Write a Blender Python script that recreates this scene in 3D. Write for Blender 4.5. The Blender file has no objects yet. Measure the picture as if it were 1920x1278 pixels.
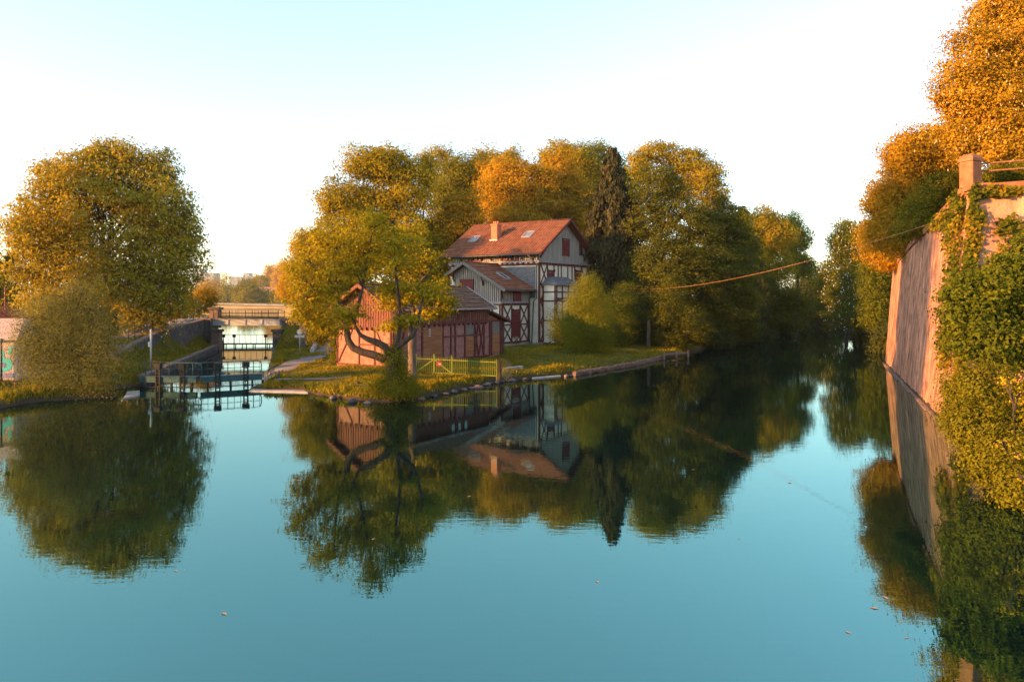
import bpy, math, random
import numpy as np
from mathutils import Vector, Matrix

S = bpy.context.scene
COL = S.collection
R = math.radians
RNG = np.random.default_rng(7)
random.seed(7)

# ------------------------------------------------------------------ camera, sky, sun, exposure
F, CX, HY, CH = 1400.0, 960.0, 557.0, 6.0          # focal length in photo pixels, centre, horizon row, eye height
cam_d = bpy.data.cameras.new('camera')
cam = bpy.data.objects.new('camera', cam_d)
COL.objects.link(cam)
cam.location = (0, 0, CH)
cam.rotation_euler = (R(90), 0, 0)
cam_d.sensor_width = 36
cam_d.lens = F / 1920 * 36
cam_d.shift_y = -(639 - HY) / 1920
cam_d.clip_start, cam_d.clip_end = 0.1, 6000
S.camera = cam

SUN_EL = R(13)
SUN_V = Vector((-0.92, -0.39, 0)).normalized()      # horizontal direction towards the sun
w = bpy.data.worlds.new('World'); S.world = w; w.use_nodes = True
nt = w.node_tree
bg = nt.nodes['Background']
sky = nt.nodes.new('ShaderNodeTexSky')
sky.sky_type = 'NISHITA'; sky.sun_disc = False
sky.sun_elevation = SUN_EL
sky.sun_rotation = math.atan2(SUN_V.x, SUN_V.y)
sky.air_density, sky.dust_density, sky.ozone_density = 1.08, 0.5, 1.6
hs = nt.nodes.new('ShaderNodeHueSaturation'); hs.inputs['Saturation'].default_value = .80
nt.links.new(sky.outputs[0], hs.inputs['Color']); nt.links.new(hs.outputs[0], bg.inputs[0])
bg.inputs[1].default_value = 0.15
sd = bpy.data.lights.new('sun', 'SUN'); sun = bpy.data.objects.new('sun', sd); COL.objects.link(sun)
sd.energy = 5.0; sd.angle = R(0.6); sd.color = (1.0, 0.45, 0.13)
d = Vector((SUN_V.x * math.cos(SUN_EL), SUN_V.y * math.cos(SUN_EL), math.sin(SUN_EL)))
sun.rotation_euler = d.to_track_quat('Z', 'Y').to_euler()
sun.location = (-60, -30, 60)
S.view_settings.view_transform = 'Standard'; S.view_settings.look = 'None'
S.view_settings.exposure = 1.68; S.view_settings.gamma = 1.0
cy = S.cycles
cy.max_bounces = 6; cy.diffuse_bounces = 3; cy.glossy_bounces = 3; cy.transmission_bounces = 4
cy.caustics_reflective = cy.caustics_refractive = False

# ------------------------------------------------------------------ helpers
def at(px, py, Y):                                   # photo pixel at distance Y
    return Vector(((px - CX) / F * Y, Y, CH - (py - HY) / F * Y))
def gr(px, py, z=0.0):                               # photo pixel on level z
    Y = F * (CH - z) / (py - HY)
    return Vector(((px - CX) / F * Y, Y, z))

def tag(o, label=None, cat=None, group=None, kind=None):
    if label: o['label'] = label
    if cat: o['category'] = cat
    if group: o['group'] = group
    if kind: o['kind'] = kind
    return o
def thing(name, label, cat, loc=(0, 0, 0), rz=0.0, group=None):
    o = bpy.data.objects.new(name, None); COL.objects.link(o)
    o.location = loc; o.rotation_euler = (0, 0, rz); o.empty_display_size = 0.3
    return tag(o, label, cat, group)
def copy_tree(o, parent=None):
    c = o.copy(); COL.objects.link(c)
    if parent: c.parent = parent
    for ch in list(o.children): copy_tree(ch, c)
    return c

class MB:
    def __init__(self): self.v = []; self.f = []; self.s = []
    def add(self, vs, fs, smooth=False):
        b = len(self.v); self.v += [tuple(p) for p in vs]
        for f in fs: self.f.append([b + i for i in f]); self.s.append(smooth)
    def box(self, x0, y0, z0, x1, y1, z1):
        x0, x1 = min(x0, x1), max(x0, x1); y0, y1 = min(y0, y1), max(y0, y1); z0, z1 = min(z0, z1), max(z0, z1)
        self.add([(x0,y0,z0),(x1,y0,z0),(x1,y1,z0),(x0,y1,z0),(x0,y0,z1),(x1,y0,z1),(x1,y1,z1),(x0,y1,z1)],
                 [(0,3,2,1),(4,5,6,7),(0,1,5,4),(1,2,6,5),(2,3,7,6),(3,0,4,7)])
        return self
    def bar(self, p, q, w, h, up=(0, 0, 1)):           # beam of width w (across) and height h (along up)
        p, q, up = Vector(p), Vector(q), Vector(up)
        d = (q - p).normalized(); a = d.cross(up)
        if a.length < 1e-4: a = d.cross(Vector((1, 0, 0)))
        a.normalize(); b = a.cross(d).normalized()
        vs = []
        for c in (p, q):
            for sa, sb in ((-1,-1),(1,-1),(1,1),(-1,1)): vs.append(c + a * sa * w / 2 + b * sb * h / 2)
        self.add(vs, [(0,1,2,3),(7,6,5,4),(0,4,5,1),(1,5,6,2),(2,6,7,3),(3,7,4,0)])
        return self
    def tube(self, pts, rad, n=7, cap=True):
        pts = [Vector(p) for p in pts]
        if not hasattr(rad, '__len__'): rad = [rad] * len(pts)
        vs = []; ref = None
        for i, p in enumerate(pts):
            t = (pts[min(i+1, len(pts)-1)] - pts[max(i-1, 0)])
            if t.length < 1e-6: t = Vector((0, 0, 1))
            t.normalize()
            if ref is None: ref = Vector((1, 0, 0)) if abs(t.x) < 0.8 else Vector((0, 1, 0))
            a = (ref - t * ref.dot(t)).normalized(); ref = a; b = t.cross(a)
            for k in range(n):
                an = 2 * math.pi * k / n
                vs.append(p + (a * math.cos(an) + b * math.sin(an)) * rad[i])
        fs = []
        for i in range(len(pts) - 1):
            for k in range(n):
                k2 = (k + 1) % n
                fs.append((i*n+k, i*n+k2, (i+1)*n+k2, (i+1)*n+k))
        self.add(vs, fs, True)
        if cap:
            b0 = len(self.v) - len(vs)
            self.f.append([b0 + k for k in range(n)][::-1]); self.s.append(False)
            self.f.append([b0 + (len(pts)-1)*n + k for k in range(n)]); self.s.append(False)
        return self
    def prism(self, poly, vec):                         # closed polygon (3-D points) pushed along vec
        poly = [Vector(p) for p in poly]; vec = Vector(vec); n = len(poly)
        nr = Vector((0, 0, 0))
        for i in range(n): nr += poly[i].cross(poly[(i+1) % n])
        if nr.dot(vec) > 0: poly = poly[::-1]
        self.add(poly + [p + vec for p in poly],
                 [tuple(range(n)), tuple(range(2*n-1, n-1, -1))] + [(i, i+n, (i+1) % n + n, (i+1) % n) for i in range(n)])
        return self
    def quad(self, a, b, c, d_): self.add([a, b, c, d_], [(0, 1, 2, 3)]); return self
    def disc(self, c, r, axis, th, n=20):
        c, ax = Vector(c), Vector(axis).normalized()
        self.tube([c - ax * th / 2, c + ax * th / 2], [r, r], n); return self
    def build(self, name, mat, parent=None, loc=None, bevel=0):
        me = bpy.data.meshes.new(name)
        off = Vector(loc) if loc is not None else Vector((0, 0, 0))
        me.from_pydata([(p[0]-off.x, p[1]-off.y, p[2]-off.z) for p in self.v], [], self.f)
        me.polygons.foreach_set('use_smooth', self.s)
        if mat: me.materials.append(mat)
        if getattr(self, 'tint', None): a_ = me.attributes.new('tint', 'FLOAT', 'FACE'); a_.data.foreach_set('value', self.tint)
        me.update()
        o = bpy.data.objects.new(name, me); COL.objects.link(o)
        if parent: o.parent = parent
        if loc is not None and not parent: o.location = off
        if bevel:
            m = o.modifiers.new('bevel', 'BEVEL'); m.width = bevel; m.segments = 2; m.limit_method = 'ANGLE'
        return o

# ------------------------------------------------------------------ materials
def ramp(nt, stops):
    r = nt.nodes.new('ShaderNodeValToRGB')
    e = r.color_ramp.elements
    while len(e) < len(stops): e.new(0.5)
    for i, (p, c) in enumerate(stops): e[i].position = p; e[i].color = (*c, 1)
    return r
def new_mat(name):
    m = bpy.data.materials.new(name); m.use_nodes = True
    return m, m.node_tree, m.node_tree.nodes['Principled BSDF']
def mk(name, cols, scale=2.0, rough=0.8, bump=0.3, stretch=(1, 1, 1), detail=6, metal=0.0, bdist=0.03, spec=0.3, fine=0):
    m, t, p = new_mat(name)
    tc = t.nodes.new('ShaderNodeTexCoord'); mp = t.nodes.new('ShaderNodeMapping'); mp.inputs['Scale'].default_value = stretch
    t.links.new(tc.outputs['Object'], mp.inputs[0])
    nz = t.nodes.new('ShaderNodeTexNoise'); nz.inputs['Scale'].default_value = scale; nz.inputs['Detail'].default_value = detail
    nz.inputs['Roughness'].default_value = 0.65
    t.links.new(mp.outputs[0], nz.inputs[0])
    n = len(cols)
    rp = ramp(t, [(0.28 + 0.44 * i / max(1, n - 1), c) for i, c in enumerate(cols)])
    t.links.new(nz.outputs[0], rp.inputs[0]); t.links.new(rp.outputs[0], p.inputs['Base Color'])
    p.inputs['Roughness'].default_value = rough; p.inputs['Metallic'].default_value = metal
    p.inputs['Specular IOR Level'].default_value = spec
    if bump:
        b = t.nodes.new('ShaderNodeBump'); b.inputs['Strength'].default_value = bump; b.inputs['Distance'].default_value = bdist
        src = nz
        if fine:
            src = t.nodes.new('ShaderNodeTexNoise'); src.inputs['Scale'].default_value = fine; t.links.new(mp.outputs[0], src.inputs[0])
        t.links.new(src.outputs[0], b.inputs['Height']); t.links.new(b.outputs[0], p.inputs['Normal'])
    return m
def leafmat(name, cols, tr=0.45):
    cols = [tuple(min(.8, x*2.1) for x in c) for c in cols]
    m = bpy.data.materials.new(name); m.use_nodes = True; t = m.node_tree
    t.nodes.remove(t.nodes['Principled BSDF'])
    a = t.nodes.new('ShaderNodeAttribute'); a.attribute_name = 'tint'
    rp = ramp(t, [(i / (len(cols) - 1), c) for i, c in enumerate(cols)])
    t.links.new(a.outputs['Fac'], rp.inputs[0])
    df = t.nodes.new('ShaderNodeBsdfDiffuse'); tl = t.nodes.new('ShaderNodeBsdfTranslucent'); mx = t.nodes.new('ShaderNodeMixShader')
    mx.inputs[0].default_value = tr
    t.links.new(rp.outputs[0], df.inputs[0]); t.links.new(rp.outputs[0], tl.inputs[0])
    t.links.new(df.outputs[0], mx.inputs[1]); t.links.new(tl.outputs[0], mx.inputs[2])
    t.links.new(mx.outputs[0], t.nodes['Material Output'].inputs[0])
    return m

M = {}
M['gold'] = leafmat('gold_leaves', [(.085,.078,.004), (.155,.125,.006), (.25,.17,.008)])
M['amber'] = leafmat('amber_leaves', [(.105,.074,.005), (.20,.122,.007), (.31,.165,.012)])
M['chestnut'] = leafmat('chestnut_leaves', [(.09,.083,.009), (.165,.135,.012), (.29,.20,.016)])
M['olive'] = leafmat('olive_leaves', [(.045,.045,.004), (.080,.077,.006), (.135,.115,.008)])
M['green'] = leafmat('green_leaves', [(.030,.040,.005), (.055,.066,.006), (.10,.10,.008)])
M['dark'] = leafmat('dark_leaves', [(.018,.026,.008), (.035,.042,.010), (.06,.06,.012)])
M['shadegreen'] = leafmat('shade_darkened_leaves', [(.026,.032,.004), (.050,.054,.006), (.088,.080,.008)])  # green leaf colour lowered to stand in for shade on the right grove
M['lime'] = leafmat('lime_leaves', [(.055,.065,.005), (.095,.10,.008), (.15,.14,.010)])
M['willow'] = leafmat('willow_leaves', [(.055,.062,.014), (.085,.086,.020), (.14,.115,.030)])
M['spruce'] = leafmat('spruce_needles', [(.012,.014,.006), (.026,.026,.010), (.055,.046,.018)], .15)
M['ivy'] = leafmat('ivy_leaves', [(.035,.045,.004), (.07,.072,.006), (.17,.11,.008)])
M['purple'] = leafmat('purple_leaves', [(.06,.025,.022), (.12,.05,.04), (.20,.09,.07)])
M['blossom'] = leafmat('white_blossom', [(.45,.42,.32), (.6,.55,.42), (.75,.68,.55)], .2)
M['pinkblossom'] = leafmat('pink_blossom', [(.36,.20,.10), (.46,.27,.15), (.55,.36,.22)], .2)
M['yellowleaf'] = leafmat('yellow_leaves', [(.18,.13,.006), (.26,.17,.008), (.34,.22,.01)])
M['grassblade'] = leafmat('grass_blades', [(.038,.046,.004), (.085,.080,.006), (.15,.105,.008)], .3)
M['bark'] = mk('bark', [(.020,.014,.010), (.055,.040,.028), (.10,.075,.055)], 3, .95, .8, (2, 2, .4), bdist=.05)
M['palebark'] = mk('pale_bark', [(.06,.045,.035), (.13,.10,.075), (.20,.16,.12)], 3, .95, .8, (2, 2, .4), bdist=.05)
M['plaster'] = mk('cream_plaster', [(.52,.475,.36), (.68,.625,.49), (.74,.69,.56)], 1.2, .9, .15)
M['timber'] = mk('red_timber', [(.075,.020,.016), (.115,.032,.025), (.16,.048,.036)], 4, .75, .3)
M['shutter'] = mk('red_shutter', [(.09,.012,.014), (.15,.020,.022), (.19,.03,.03)], 3, .6, .2, (4, 4, .6))
M['siding'] = mk('grey_siding', [(.20,.175,.15), (.34,.31,.27), (.46,.43,.385)], 2.2, .9, .4, (3, 3, .25))
M['sidinggap'] = mk('dark_siding', [(.06,.045,.04), (.11,.09,.075)], 2.5, .95, .3, (3, 3, .3))
M['rooftile'] = mk('terracotta_tile', [(.17,.055,.032), (.33,.115,.066), (.42,.175,.105)], 1.6, .85, .3, fine=14)
M['oldtile'] = mk('brown_tile', [(.105,.062,.05), (.19,.12,.10), (.27,.185,.155)], 1.8, .9, .4, fine=12)
M['slate'] = mk('grey_slate', [(.07,.072,.078), (.13,.132,.138), (.20,.20,.205)], 3, .7, .4, (.6, .6, 3))
M['brick'] = mk('chimney_brick', [(.30,.10,.05), (.42,.15,.08), (.5,.22,.13)], 5, .9, .5)
M['lead'] = mk('lead_flashing', [(.22,.22,.23), (.34,.34,.35)], 3, .5, .1)
M['pipe'] = mk('zinc_pipe', [(.06,.07,.07), (.11,.12,.12)], 3, .5, .1, metal=.3)
M['glass'] = mk('window_glass', [(.02,.02,.022), (.05,.05,.055)], 1, .08, 0, spec=.6)
M['skyglass'] = mk('roof_glass', [(.25,.25,.25), (.35,.35,.35)], 1, .06, 0, spec=.8, metal=.6)
M['whiteframe'] = mk('white_frame', [(.55,.52,.48), (.66,.63,.58)], 3, .6, 0)
M['shedboard'] = mk('red_boards', [(.095,.036,.024), (.165,.064,.042), (.225,.095,.066)], 2.5, .9, .4, (3, 3, .3))
M['shedbrick'] = mk('pink_brick', [(.19,.085,.07), (.31,.15,.125), (.42,.23,.19)], 3.2, .95, .5)
M['pinkplaster'] = mk('pink_plaster', [(.20,.085,.06), (.31,.145,.10), (.39,.20,.15)], 2.5, .95, .3)
M['plank'] = mk('weathered_plank', [(.16,.065,.03), (.30,.13,.055), (.42,.22,.11)], 2.0, .9, .5, (.35, .35, 5))
M['greyplank'] = mk('grey_plank', [(.12,.115,.10), (.22,.21,.185)], 2.2, .9, .5, (.4, .4, 5))
M['concrete'] = mk('concrete', [(.24,.22,.19), (.36,.33,.29), (.46,.43,.38)], 1.5, .9, .3, fine=12)
M['darkstone'] = mk('dark_stone', [(.035,.034,.034), (.085,.080,.075), (.15,.14,.13)], 1.6, .95, .6, fine=5)
M['brownstone'] = mk('brown_stone', [(.10,.065,.05), (.19,.13,.10), (.27,.19,.15)], 2, .95, .5)
M['paleconcrete'] = mk('beige_concrete', [(.30,.25,.15), (.40,.34,.21), (.46,.40,.26)], .5, .9, .1)
M['tealsteel'] = mk('teal_steel', [(.015,.050,.060), (.026,.085,.10), (.045,.12,.135)], 3, .55, .2, metal=.1)
M['darksteel'] = mk('dark_steel', [(.012,.016,.018), (.03,.036,.038)], 4, .6, .2, metal=.3)
M['rust'] = mk('rusty_steel', [(.10,.035,.022), (.20,.075,.045), (.28,.13,.09)], 5, .85, .3)
M['greysteel'] = mk('grey_girder', [(.30,.31,.30), (.42,.43,.42), (.5,.5,.48)], 2.5, .6, .1)
M['greenpaint'] = mk('lime_green_paint', [(.12,.15,.014), (.17,.205,.02), (.22,.25,.033)], 5, .55, .1)
M['signred'] = mk('sign_red', [(.55,.06,.04), (.62,.09,.06)], 3, .5, 0)
M['signwhite'] = mk('sign_white', [(.55,.55,.52), (.7,.7,.66)], 3, .5, 0)
M['galv'] = mk('galvanised_post', [(.32,.33,.32), (.46,.47,.45)], 4, .5, .05, metal=.2)
M['cable'] = mk('orange_cable', [(.42,.17,.08), (.52,.24,.12)], 8, .6, .1)
M['pillarstone'] = mk('sandstone', [(.20,.07,.03), (.32,.12,.055), (.40,.17,.085)], 2.6, .95, .4, fine=9)
M['log'] = mk('bank_log', [(.10,.055,.035), (.19,.12,.08), (.28,.19,.14)], 3, .95, .6)
M['apartment'] = mk('apartment_wall', [(.24,.27,.29), (.33,.36,.38)], .2, .9, 0)
M['aptglass'] = mk('apartment_window', [(.16,.20,.22), (.25,.29,.31)], .5, .3, 0)
M['pinkroof'] = mk('faded_pink_roof', [(.32,.15,.12), (.42,.22,.18)], .4, .9, 0)
M['hutroof'] = mk('hut_roof', [(.34,.25,.22), (.46,.36,.32)], 1.5, .9, .2)
M['hutwall'] = mk('hut_wall', [(.26,.22,.22), (.40,.35,.34), (.46,.42,.42)], 2.5, .9, .1)
M['cyan'] = mk('cyan_paint', [(.01,.36,.42), (.02,.50,.56)], 3, .6, 0)
M['bluepaint'] = mk('blue_paint', [(.10,.11,.28), (.20,.20,.40)], 3, .6, 0)
M['asphalt'] = mk('path_asphalt', [(.15,.115,.095), (.21,.165,.14), (.27,.22,.185)], 1.2, .95, .2, fine=30)
M['floatleaf'] = mk('floating_leaf', [(.25,.16,.08), (.4,.28,.15)], 5, .8, 0)

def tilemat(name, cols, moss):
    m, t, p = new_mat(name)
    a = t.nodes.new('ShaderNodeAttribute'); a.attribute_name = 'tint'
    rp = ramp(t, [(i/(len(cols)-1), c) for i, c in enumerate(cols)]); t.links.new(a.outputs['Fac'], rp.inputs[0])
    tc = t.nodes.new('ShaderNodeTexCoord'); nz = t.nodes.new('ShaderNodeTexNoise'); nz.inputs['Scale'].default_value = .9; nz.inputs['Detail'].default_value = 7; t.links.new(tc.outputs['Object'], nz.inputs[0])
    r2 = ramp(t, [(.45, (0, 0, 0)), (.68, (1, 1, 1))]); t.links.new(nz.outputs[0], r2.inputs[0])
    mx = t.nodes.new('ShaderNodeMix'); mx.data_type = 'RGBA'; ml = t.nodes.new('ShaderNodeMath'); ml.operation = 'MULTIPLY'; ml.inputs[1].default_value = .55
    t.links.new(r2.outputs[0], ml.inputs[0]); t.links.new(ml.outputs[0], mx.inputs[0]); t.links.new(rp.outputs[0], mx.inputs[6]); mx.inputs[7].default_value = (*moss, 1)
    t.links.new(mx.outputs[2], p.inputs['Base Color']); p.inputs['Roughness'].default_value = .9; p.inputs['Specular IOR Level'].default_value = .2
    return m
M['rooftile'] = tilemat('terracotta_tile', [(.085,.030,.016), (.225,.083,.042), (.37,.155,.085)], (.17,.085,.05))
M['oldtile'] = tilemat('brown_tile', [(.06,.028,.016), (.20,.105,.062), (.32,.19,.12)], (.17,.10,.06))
# rampart wall: pinkish masonry, courses, vertical run-off stains
def rampart_mat():
    m, t, p = new_mat('rampart_masonry')
    tc = t.nodes.new('ShaderNodeTexCoord')
    mp = t.nodes.new('ShaderNodeMapping'); mp.inputs['Rotation'].default_value = (R(-90), 0, 0)
    t.links.new(tc.outputs['Object'], mp.inputs[0])
    br = t.nodes.new('ShaderNodeTexBrick'); br.inputs['Scale'].default_value = 1.0
    br.inputs['Brick Width'].default_value = .5; br.inputs['Row Height'].default_value = .16; br.inputs['Mortar Size'].default_value = .018
    br.inputs['Color1'].default_value = (.50,.245,.145,1); br.inputs['Color2'].default_value = (.42,.21,.13,1); br.inputs['Mortar'].default_value = (.38,.235,.175,1)
    t.links.new(mp.outputs[0], br.inputs[0])
    ms = t.nodes.new('ShaderNodeMapping'); ms.inputs['Scale'].default_value = (1.0, 1.0, .035); t.links.new(tc.outputs['Object'], ms.inputs[0])
    st = t.nodes.new('ShaderNodeTexNoise'); st.inputs['Scale'].default_value = 1.6; st.inputs['Detail'].default_value = 7; t.links.new(ms.outputs[0], st.inputs[0])
    rs = ramp(t, [(.34, (.30,.28,.27)), (.47, (.85,.83,.8)), (.58, (1,1,1)), (.68, (1.75,1.65,1.6))]); t.links.new(st.outputs[0], rs.inputs[0])
    n2 = t.nodes.new('ShaderNodeTexNoise'); n2.inputs['Scale'].default_value = 1.1; n2.inputs['Detail'].default_value = 8; t.links.new(tc.outputs['Object'], n2.inputs[0])
    r2 = ramp(t, [(.34, (.5,.47,.46)), (.52, (1,1,1)), (.68, (1.25,1.12,1.05))]); t.links.new(n2.outputs[0], r2.inputs[0])
    a = t.nodes.new('ShaderNodeMix'); a.data_type = 'RGBA'; a.blend_type = 'MULTIPLY'; a.inputs[0].default_value = .62
    t.links.new(br.outputs[0], a.inputs[6]); t.links.new(rs.outputs[0], a.inputs[7])
    b = t.nodes.new('ShaderNodeMix'); b.data_type = 'RGBA'; b.blend_type = 'MULTIPLY'; b.inputs[0].default_value = .9
    t.links.new(a.outputs[2], b.inputs[6]); t.links.new(r2.outputs[0], b.inputs[7])
    t.links.new(b.outputs[2], p.inputs['Base Color']); p.inputs['Roughness'].default_value = .95; p.inputs['Specular IOR Level'].default_value = .15
    bp = t.nodes.new('ShaderNodeBump'); bp.inputs['Strength'].default_value = .9; bp.inputs['Distance'].default_value = .07
    n3 = t.nodes.new('ShaderNodeTexNoise'); n3.inputs['Scale'].default_value = 4; n3.inputs['Detail'].default_value = 6; t.links.new(tc.outputs['Object'], n3.inputs[0])
    t.links.new(n3.outputs[0], bp.inputs['Height']); t.links.new(bp.outputs[0], p.inputs['Normal'])
    return m
M['rampart'] = rampart_mat()

def ground_mat():
    m, t, p = new_mat('meadow_ground')
    tc = t.nodes.new('ShaderNodeTexCoord')
    n1 = t.nodes.new('ShaderNodeTexNoise'); n1.inputs['Scale'].default_value = .35; n1.inputs['Detail'].default_value = 8; t.links.new(tc.outputs['Object'], n1.inputs[0])
    r1 = ramp(t, [(.32, (.055,.062,.007)), (.5, (.12,.105,.010)), (.66, (.21,.14,.016))]); t.links.new(n1.outputs[0], r1.inputs[0])
    n2 = t.nodes.new('ShaderNodeTexNoise'); n2.inputs['Scale'].default_value = 6; n2.inputs['Detail'].default_value = 5; t.links.new(tc.outputs['Object'], n2.inputs[0])
    r2 = ramp(t, [(.3, (.5,.5,.5)), (.6, (1.1,1.1,1.1))]); t.links.new(n2.outputs[0], r2.inputs[0])
    a = t.nodes.new('ShaderNodeMix'); a.data_type = 'RGBA'; a.blend_type = 'MULTIPLY'; a.inputs[0].default_value = 1
    t.links.new(r1.outputs[0], a.inputs[6]); t.links.new(r2.outputs[0], a.inputs[7])
    sx = t.nodes.new('ShaderNodeSeparateXYZ'); t.links.new(tc.outputs['Object'], sx.inputs[0])
    rz = ramp(t, [(.0, (0,0,0)), (.16, (0,0,0)), (.34, (1,1,1))]); t.links.new(sx.outputs[2], rz.inputs[0])
    b = t.nodes.new('ShaderNodeMix'); b.data_type = 'RGBA'
    t.links.new(rz.outputs[0], b.inputs[0]); b.inputs[6].default_value = (.065,.045,.028,1); t.links.new(a.outputs[2], b.inputs[7])
    t.links.new(b.outputs[2], p.inputs['Base Color']); p.inputs['Roughness'].default_value = 1; p.inputs['Specular IOR Level'].default_value = .1
    bp = t.nodes.new('ShaderNodeBump'); bp.inputs['Strength'].default_value = .7; bp.inputs['Distance'].default_value = .08
    t.links.new(n2.outputs[0], bp.inputs['Height']); t.links.new(bp.outputs[0], p.inputs['Normal'])
    return m
M['ground'] = ground_mat()

def water_mat():
    m, t, p = new_mat('pond_water')
    p.inputs['Base Color'].default_value = (.001, .006, .007, 1)
    p.inputs['Roughness'].default_value = .006; p.inputs['IOR'].default_value = 3.7
    p.inputs['Specular Tint'].default_value = (.42, .92, .83, 1)
    tc = t.nodes.new('ShaderNodeTexCoord')
    mp = t.nodes.new('ShaderNodeMapping'); mp.inputs['Scale'].default_value = (.7, 1.6, 1); t.links.new(tc.outputs['Object'], mp.inputs[0])
    n1 = t.nodes.new('ShaderNodeTexNoise'); n1.inputs['Scale'].default_value = 2.6; n1.inputs['Detail'].default_value = 2; t.links.new(mp.outputs[0], n1.inputs[0])
    n2 = t.nodes.new('ShaderNodeTexNoise'); n2.inputs['Scale'].default_value = .35; n2.inputs['Detail'].default_value = 1; t.links.new(mp.outputs[0], n2.inputs[0])
    ad = t.nodes.new('ShaderNodeMath'); ad.operation = 'MULTIPLY'; t.links.new(n1.outputs[0], ad.inputs[0]); t.links.new(n2.outputs[0], ad.inputs[1])
    bp = t.nodes.new('ShaderNodeBump'); bp.inputs['Strength'].default_value = .026; bp.inputs['Distance'].default_value = .10
    t.links.new(ad.outputs[0], bp.inputs['Height']); t.links.new(bp.outputs[0], p.inputs['Normal'])
    return m
M['water'] = water_mat()

# ------------------------------------------------------------------ terrain
def P2(*pix): return [tuple(gr(x, y)[:2]) for x, y in pix]
LA, LB = (-25.3, 51.4), (-34.2, 88.0)                 # lock chamber, left side
RA, RB = (-16.9, 50.5), (-27.9, 88.0)                 # lock chamber, right side
pond = ([(-60, -60), (-55, 20)] + P2((-160, 790), (0, 766), (60, 753), (150, 748), (236, 743)) + [(-26.0, 46.2), (-26.0, 49.0), LA, LB,
        (-39, 100), (-58, 135), (-74, 180), (-46, 180), (-40, 140), (-30, 100), RB, RA, (-17.2, 48.2)]
        + P2((560, 733), (600, 741), (650, 748), (705, 754), (745, 754), (800, 743), (870, 729), (930, 716), (1000, 709), (1070, 703), (1130, 693), (1200, 681), (1290, 664))
        + [(29, 100), (48, 138), (72, 178), (98, 210), (112, 204), (84, 165), (66, 135), (50, 100), (36.5, 72), (34.0, 68.3), (20.1, 34.6), (19.0, 29.5),
           (17.6, 24.5), (16.2, 20), (15.5, 15), (15.5, 5), (18, -60)])
def sdist(poly, X, Y):                                # > 0 outside
    d2 = np.full(X.shape, 1e18); ins = np.zeros(X.shape, bool)
    n = len(poly)
    for i in range(n):
        (x0, y0), (x1, y1) = poly[i], poly[(i+1) % n]
        dx, dy = x1-x0, y1-y0; L2 = dx*dx+dy*dy + 1e-12
        t = np.clip(((X-x0)*dx + (Y-y0)*dy) / L2, 0, 1)
        d2 = np.minimum(d2, (X-x0-t*dx)**2 + (Y-y0-t*dy)**2)
        c = ((y0 > Y) != (y1 > Y)); xi = x0 + (Y-y0)*dx/(dy if abs(dy) > 1e-9 else 1e-9)
        ins ^= c & (X < xi)
    return np.where(ins, -1, 1) * np.sqrt(d2)
def sstep(a, b, x): t = np.clip((x-a)/(b-a), 0, 1); return t*t*(3-2*t)
def line_raise(H, X, Y, pts, r, fall):
    best = np.full(X.shape, 1e9); zt = np.zeros(X.shape)
    for i in range(len(pts)-1):
        (x0,y0,z0),(x1,y1,z1) = pts[i], pts[i+1]
        dx, dy = x1-x0, y1-y0
        t = np.clip(((X-x0)*dx+(Y-y0)*dy)/(dx*dx+dy*dy), 0, 1)
        dd = np.hypot(X-x0-t*dx, Y-y0-t*dy); k = dd < best
        best = np.where(k, dd, best); zt = np.where(k, z0+t*(z1-z0), zt)
    wgt = 1 - sstep(r, r+fall, best)
    return H + np.maximum(zt - H, 0) * wgt
RAMP_L = [(-29.6,52.5,1.0), (-34,62,1.5), (-36.6,72,2.4), (-38.2,87,3.35), (-39.5,104,3.4)]
RAMP_R = [(-24.5,88,3.2), (-19,92,2.4), (-13,100,1.2)]
plateau = [(35.6, 69.0), (21.5, 35.3), (60, 24), (300, 10), (300, 260), (120, 150), (60, 84)]
def height(X, Y):
    d = sdist(pond, X, Y)
    h = -1.3 + 1.75*sstep(-1.6, .7, d) + .45*sstep(.7, 9, d) + .012*np.maximum(d-60, 0)**.8
    h += (.05*np.sin(X*1.3+Y*.7) + .05*np.sin(X*.5-Y*1.1) + .03*np.sin(X*2.7+1)*np.sin(Y*2.3)) * sstep(0, 1.5, d)
    land = sstep(.1, .9, d)
    h2 = line_raise(h, X, Y, RAMP_L, 1.8, .7); h2 = line_raise(h2, X, Y, RAMP_R, 1.8, 3.0)
    h = h + (h2-h)*land
    dp = -sdist(plateau, X, Y)
    h = h + np.maximum(8.3 + .045*np.maximum(0, 70-Y) + .02*np.clip(dp, 0, 30) - h, 0) * sstep(.4, 2.2, dp)
    return h
xs = np.concatenate([-np.geomspace(3000, 94, 44), np.arange(-90, 91, 1.0), np.geomspace(94, 3000, 30)])
ys = np.concatenate([-np.geomspace(3000, 40, 20), np.arange(-35, 215, 1.0), np.geomspace(219, 3000, 50)])
GX, GY = np.meshgrid(xs, ys)
GZ = height(GX, GY)
def hz(x, y):                                          # ground height on the mesh itself
    i = int(np.clip(np.searchsorted(xs, x)-1, 0, len(xs)-2)); j = int(np.clip(np.searchsorted(ys, y)-1, 0, len(ys)-2))
    u = (x-xs[i])/(xs[i+1]-xs[i]); v = (y-ys[j])/(ys[j+1]-ys[j])
    return float(GZ[j,i]*(1-u)*(1-v)+GZ[j,i+1]*u*(1-v)+GZ[j+1,i]*(1-u)*v+GZ[j+1,i+1]*u*v)
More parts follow.
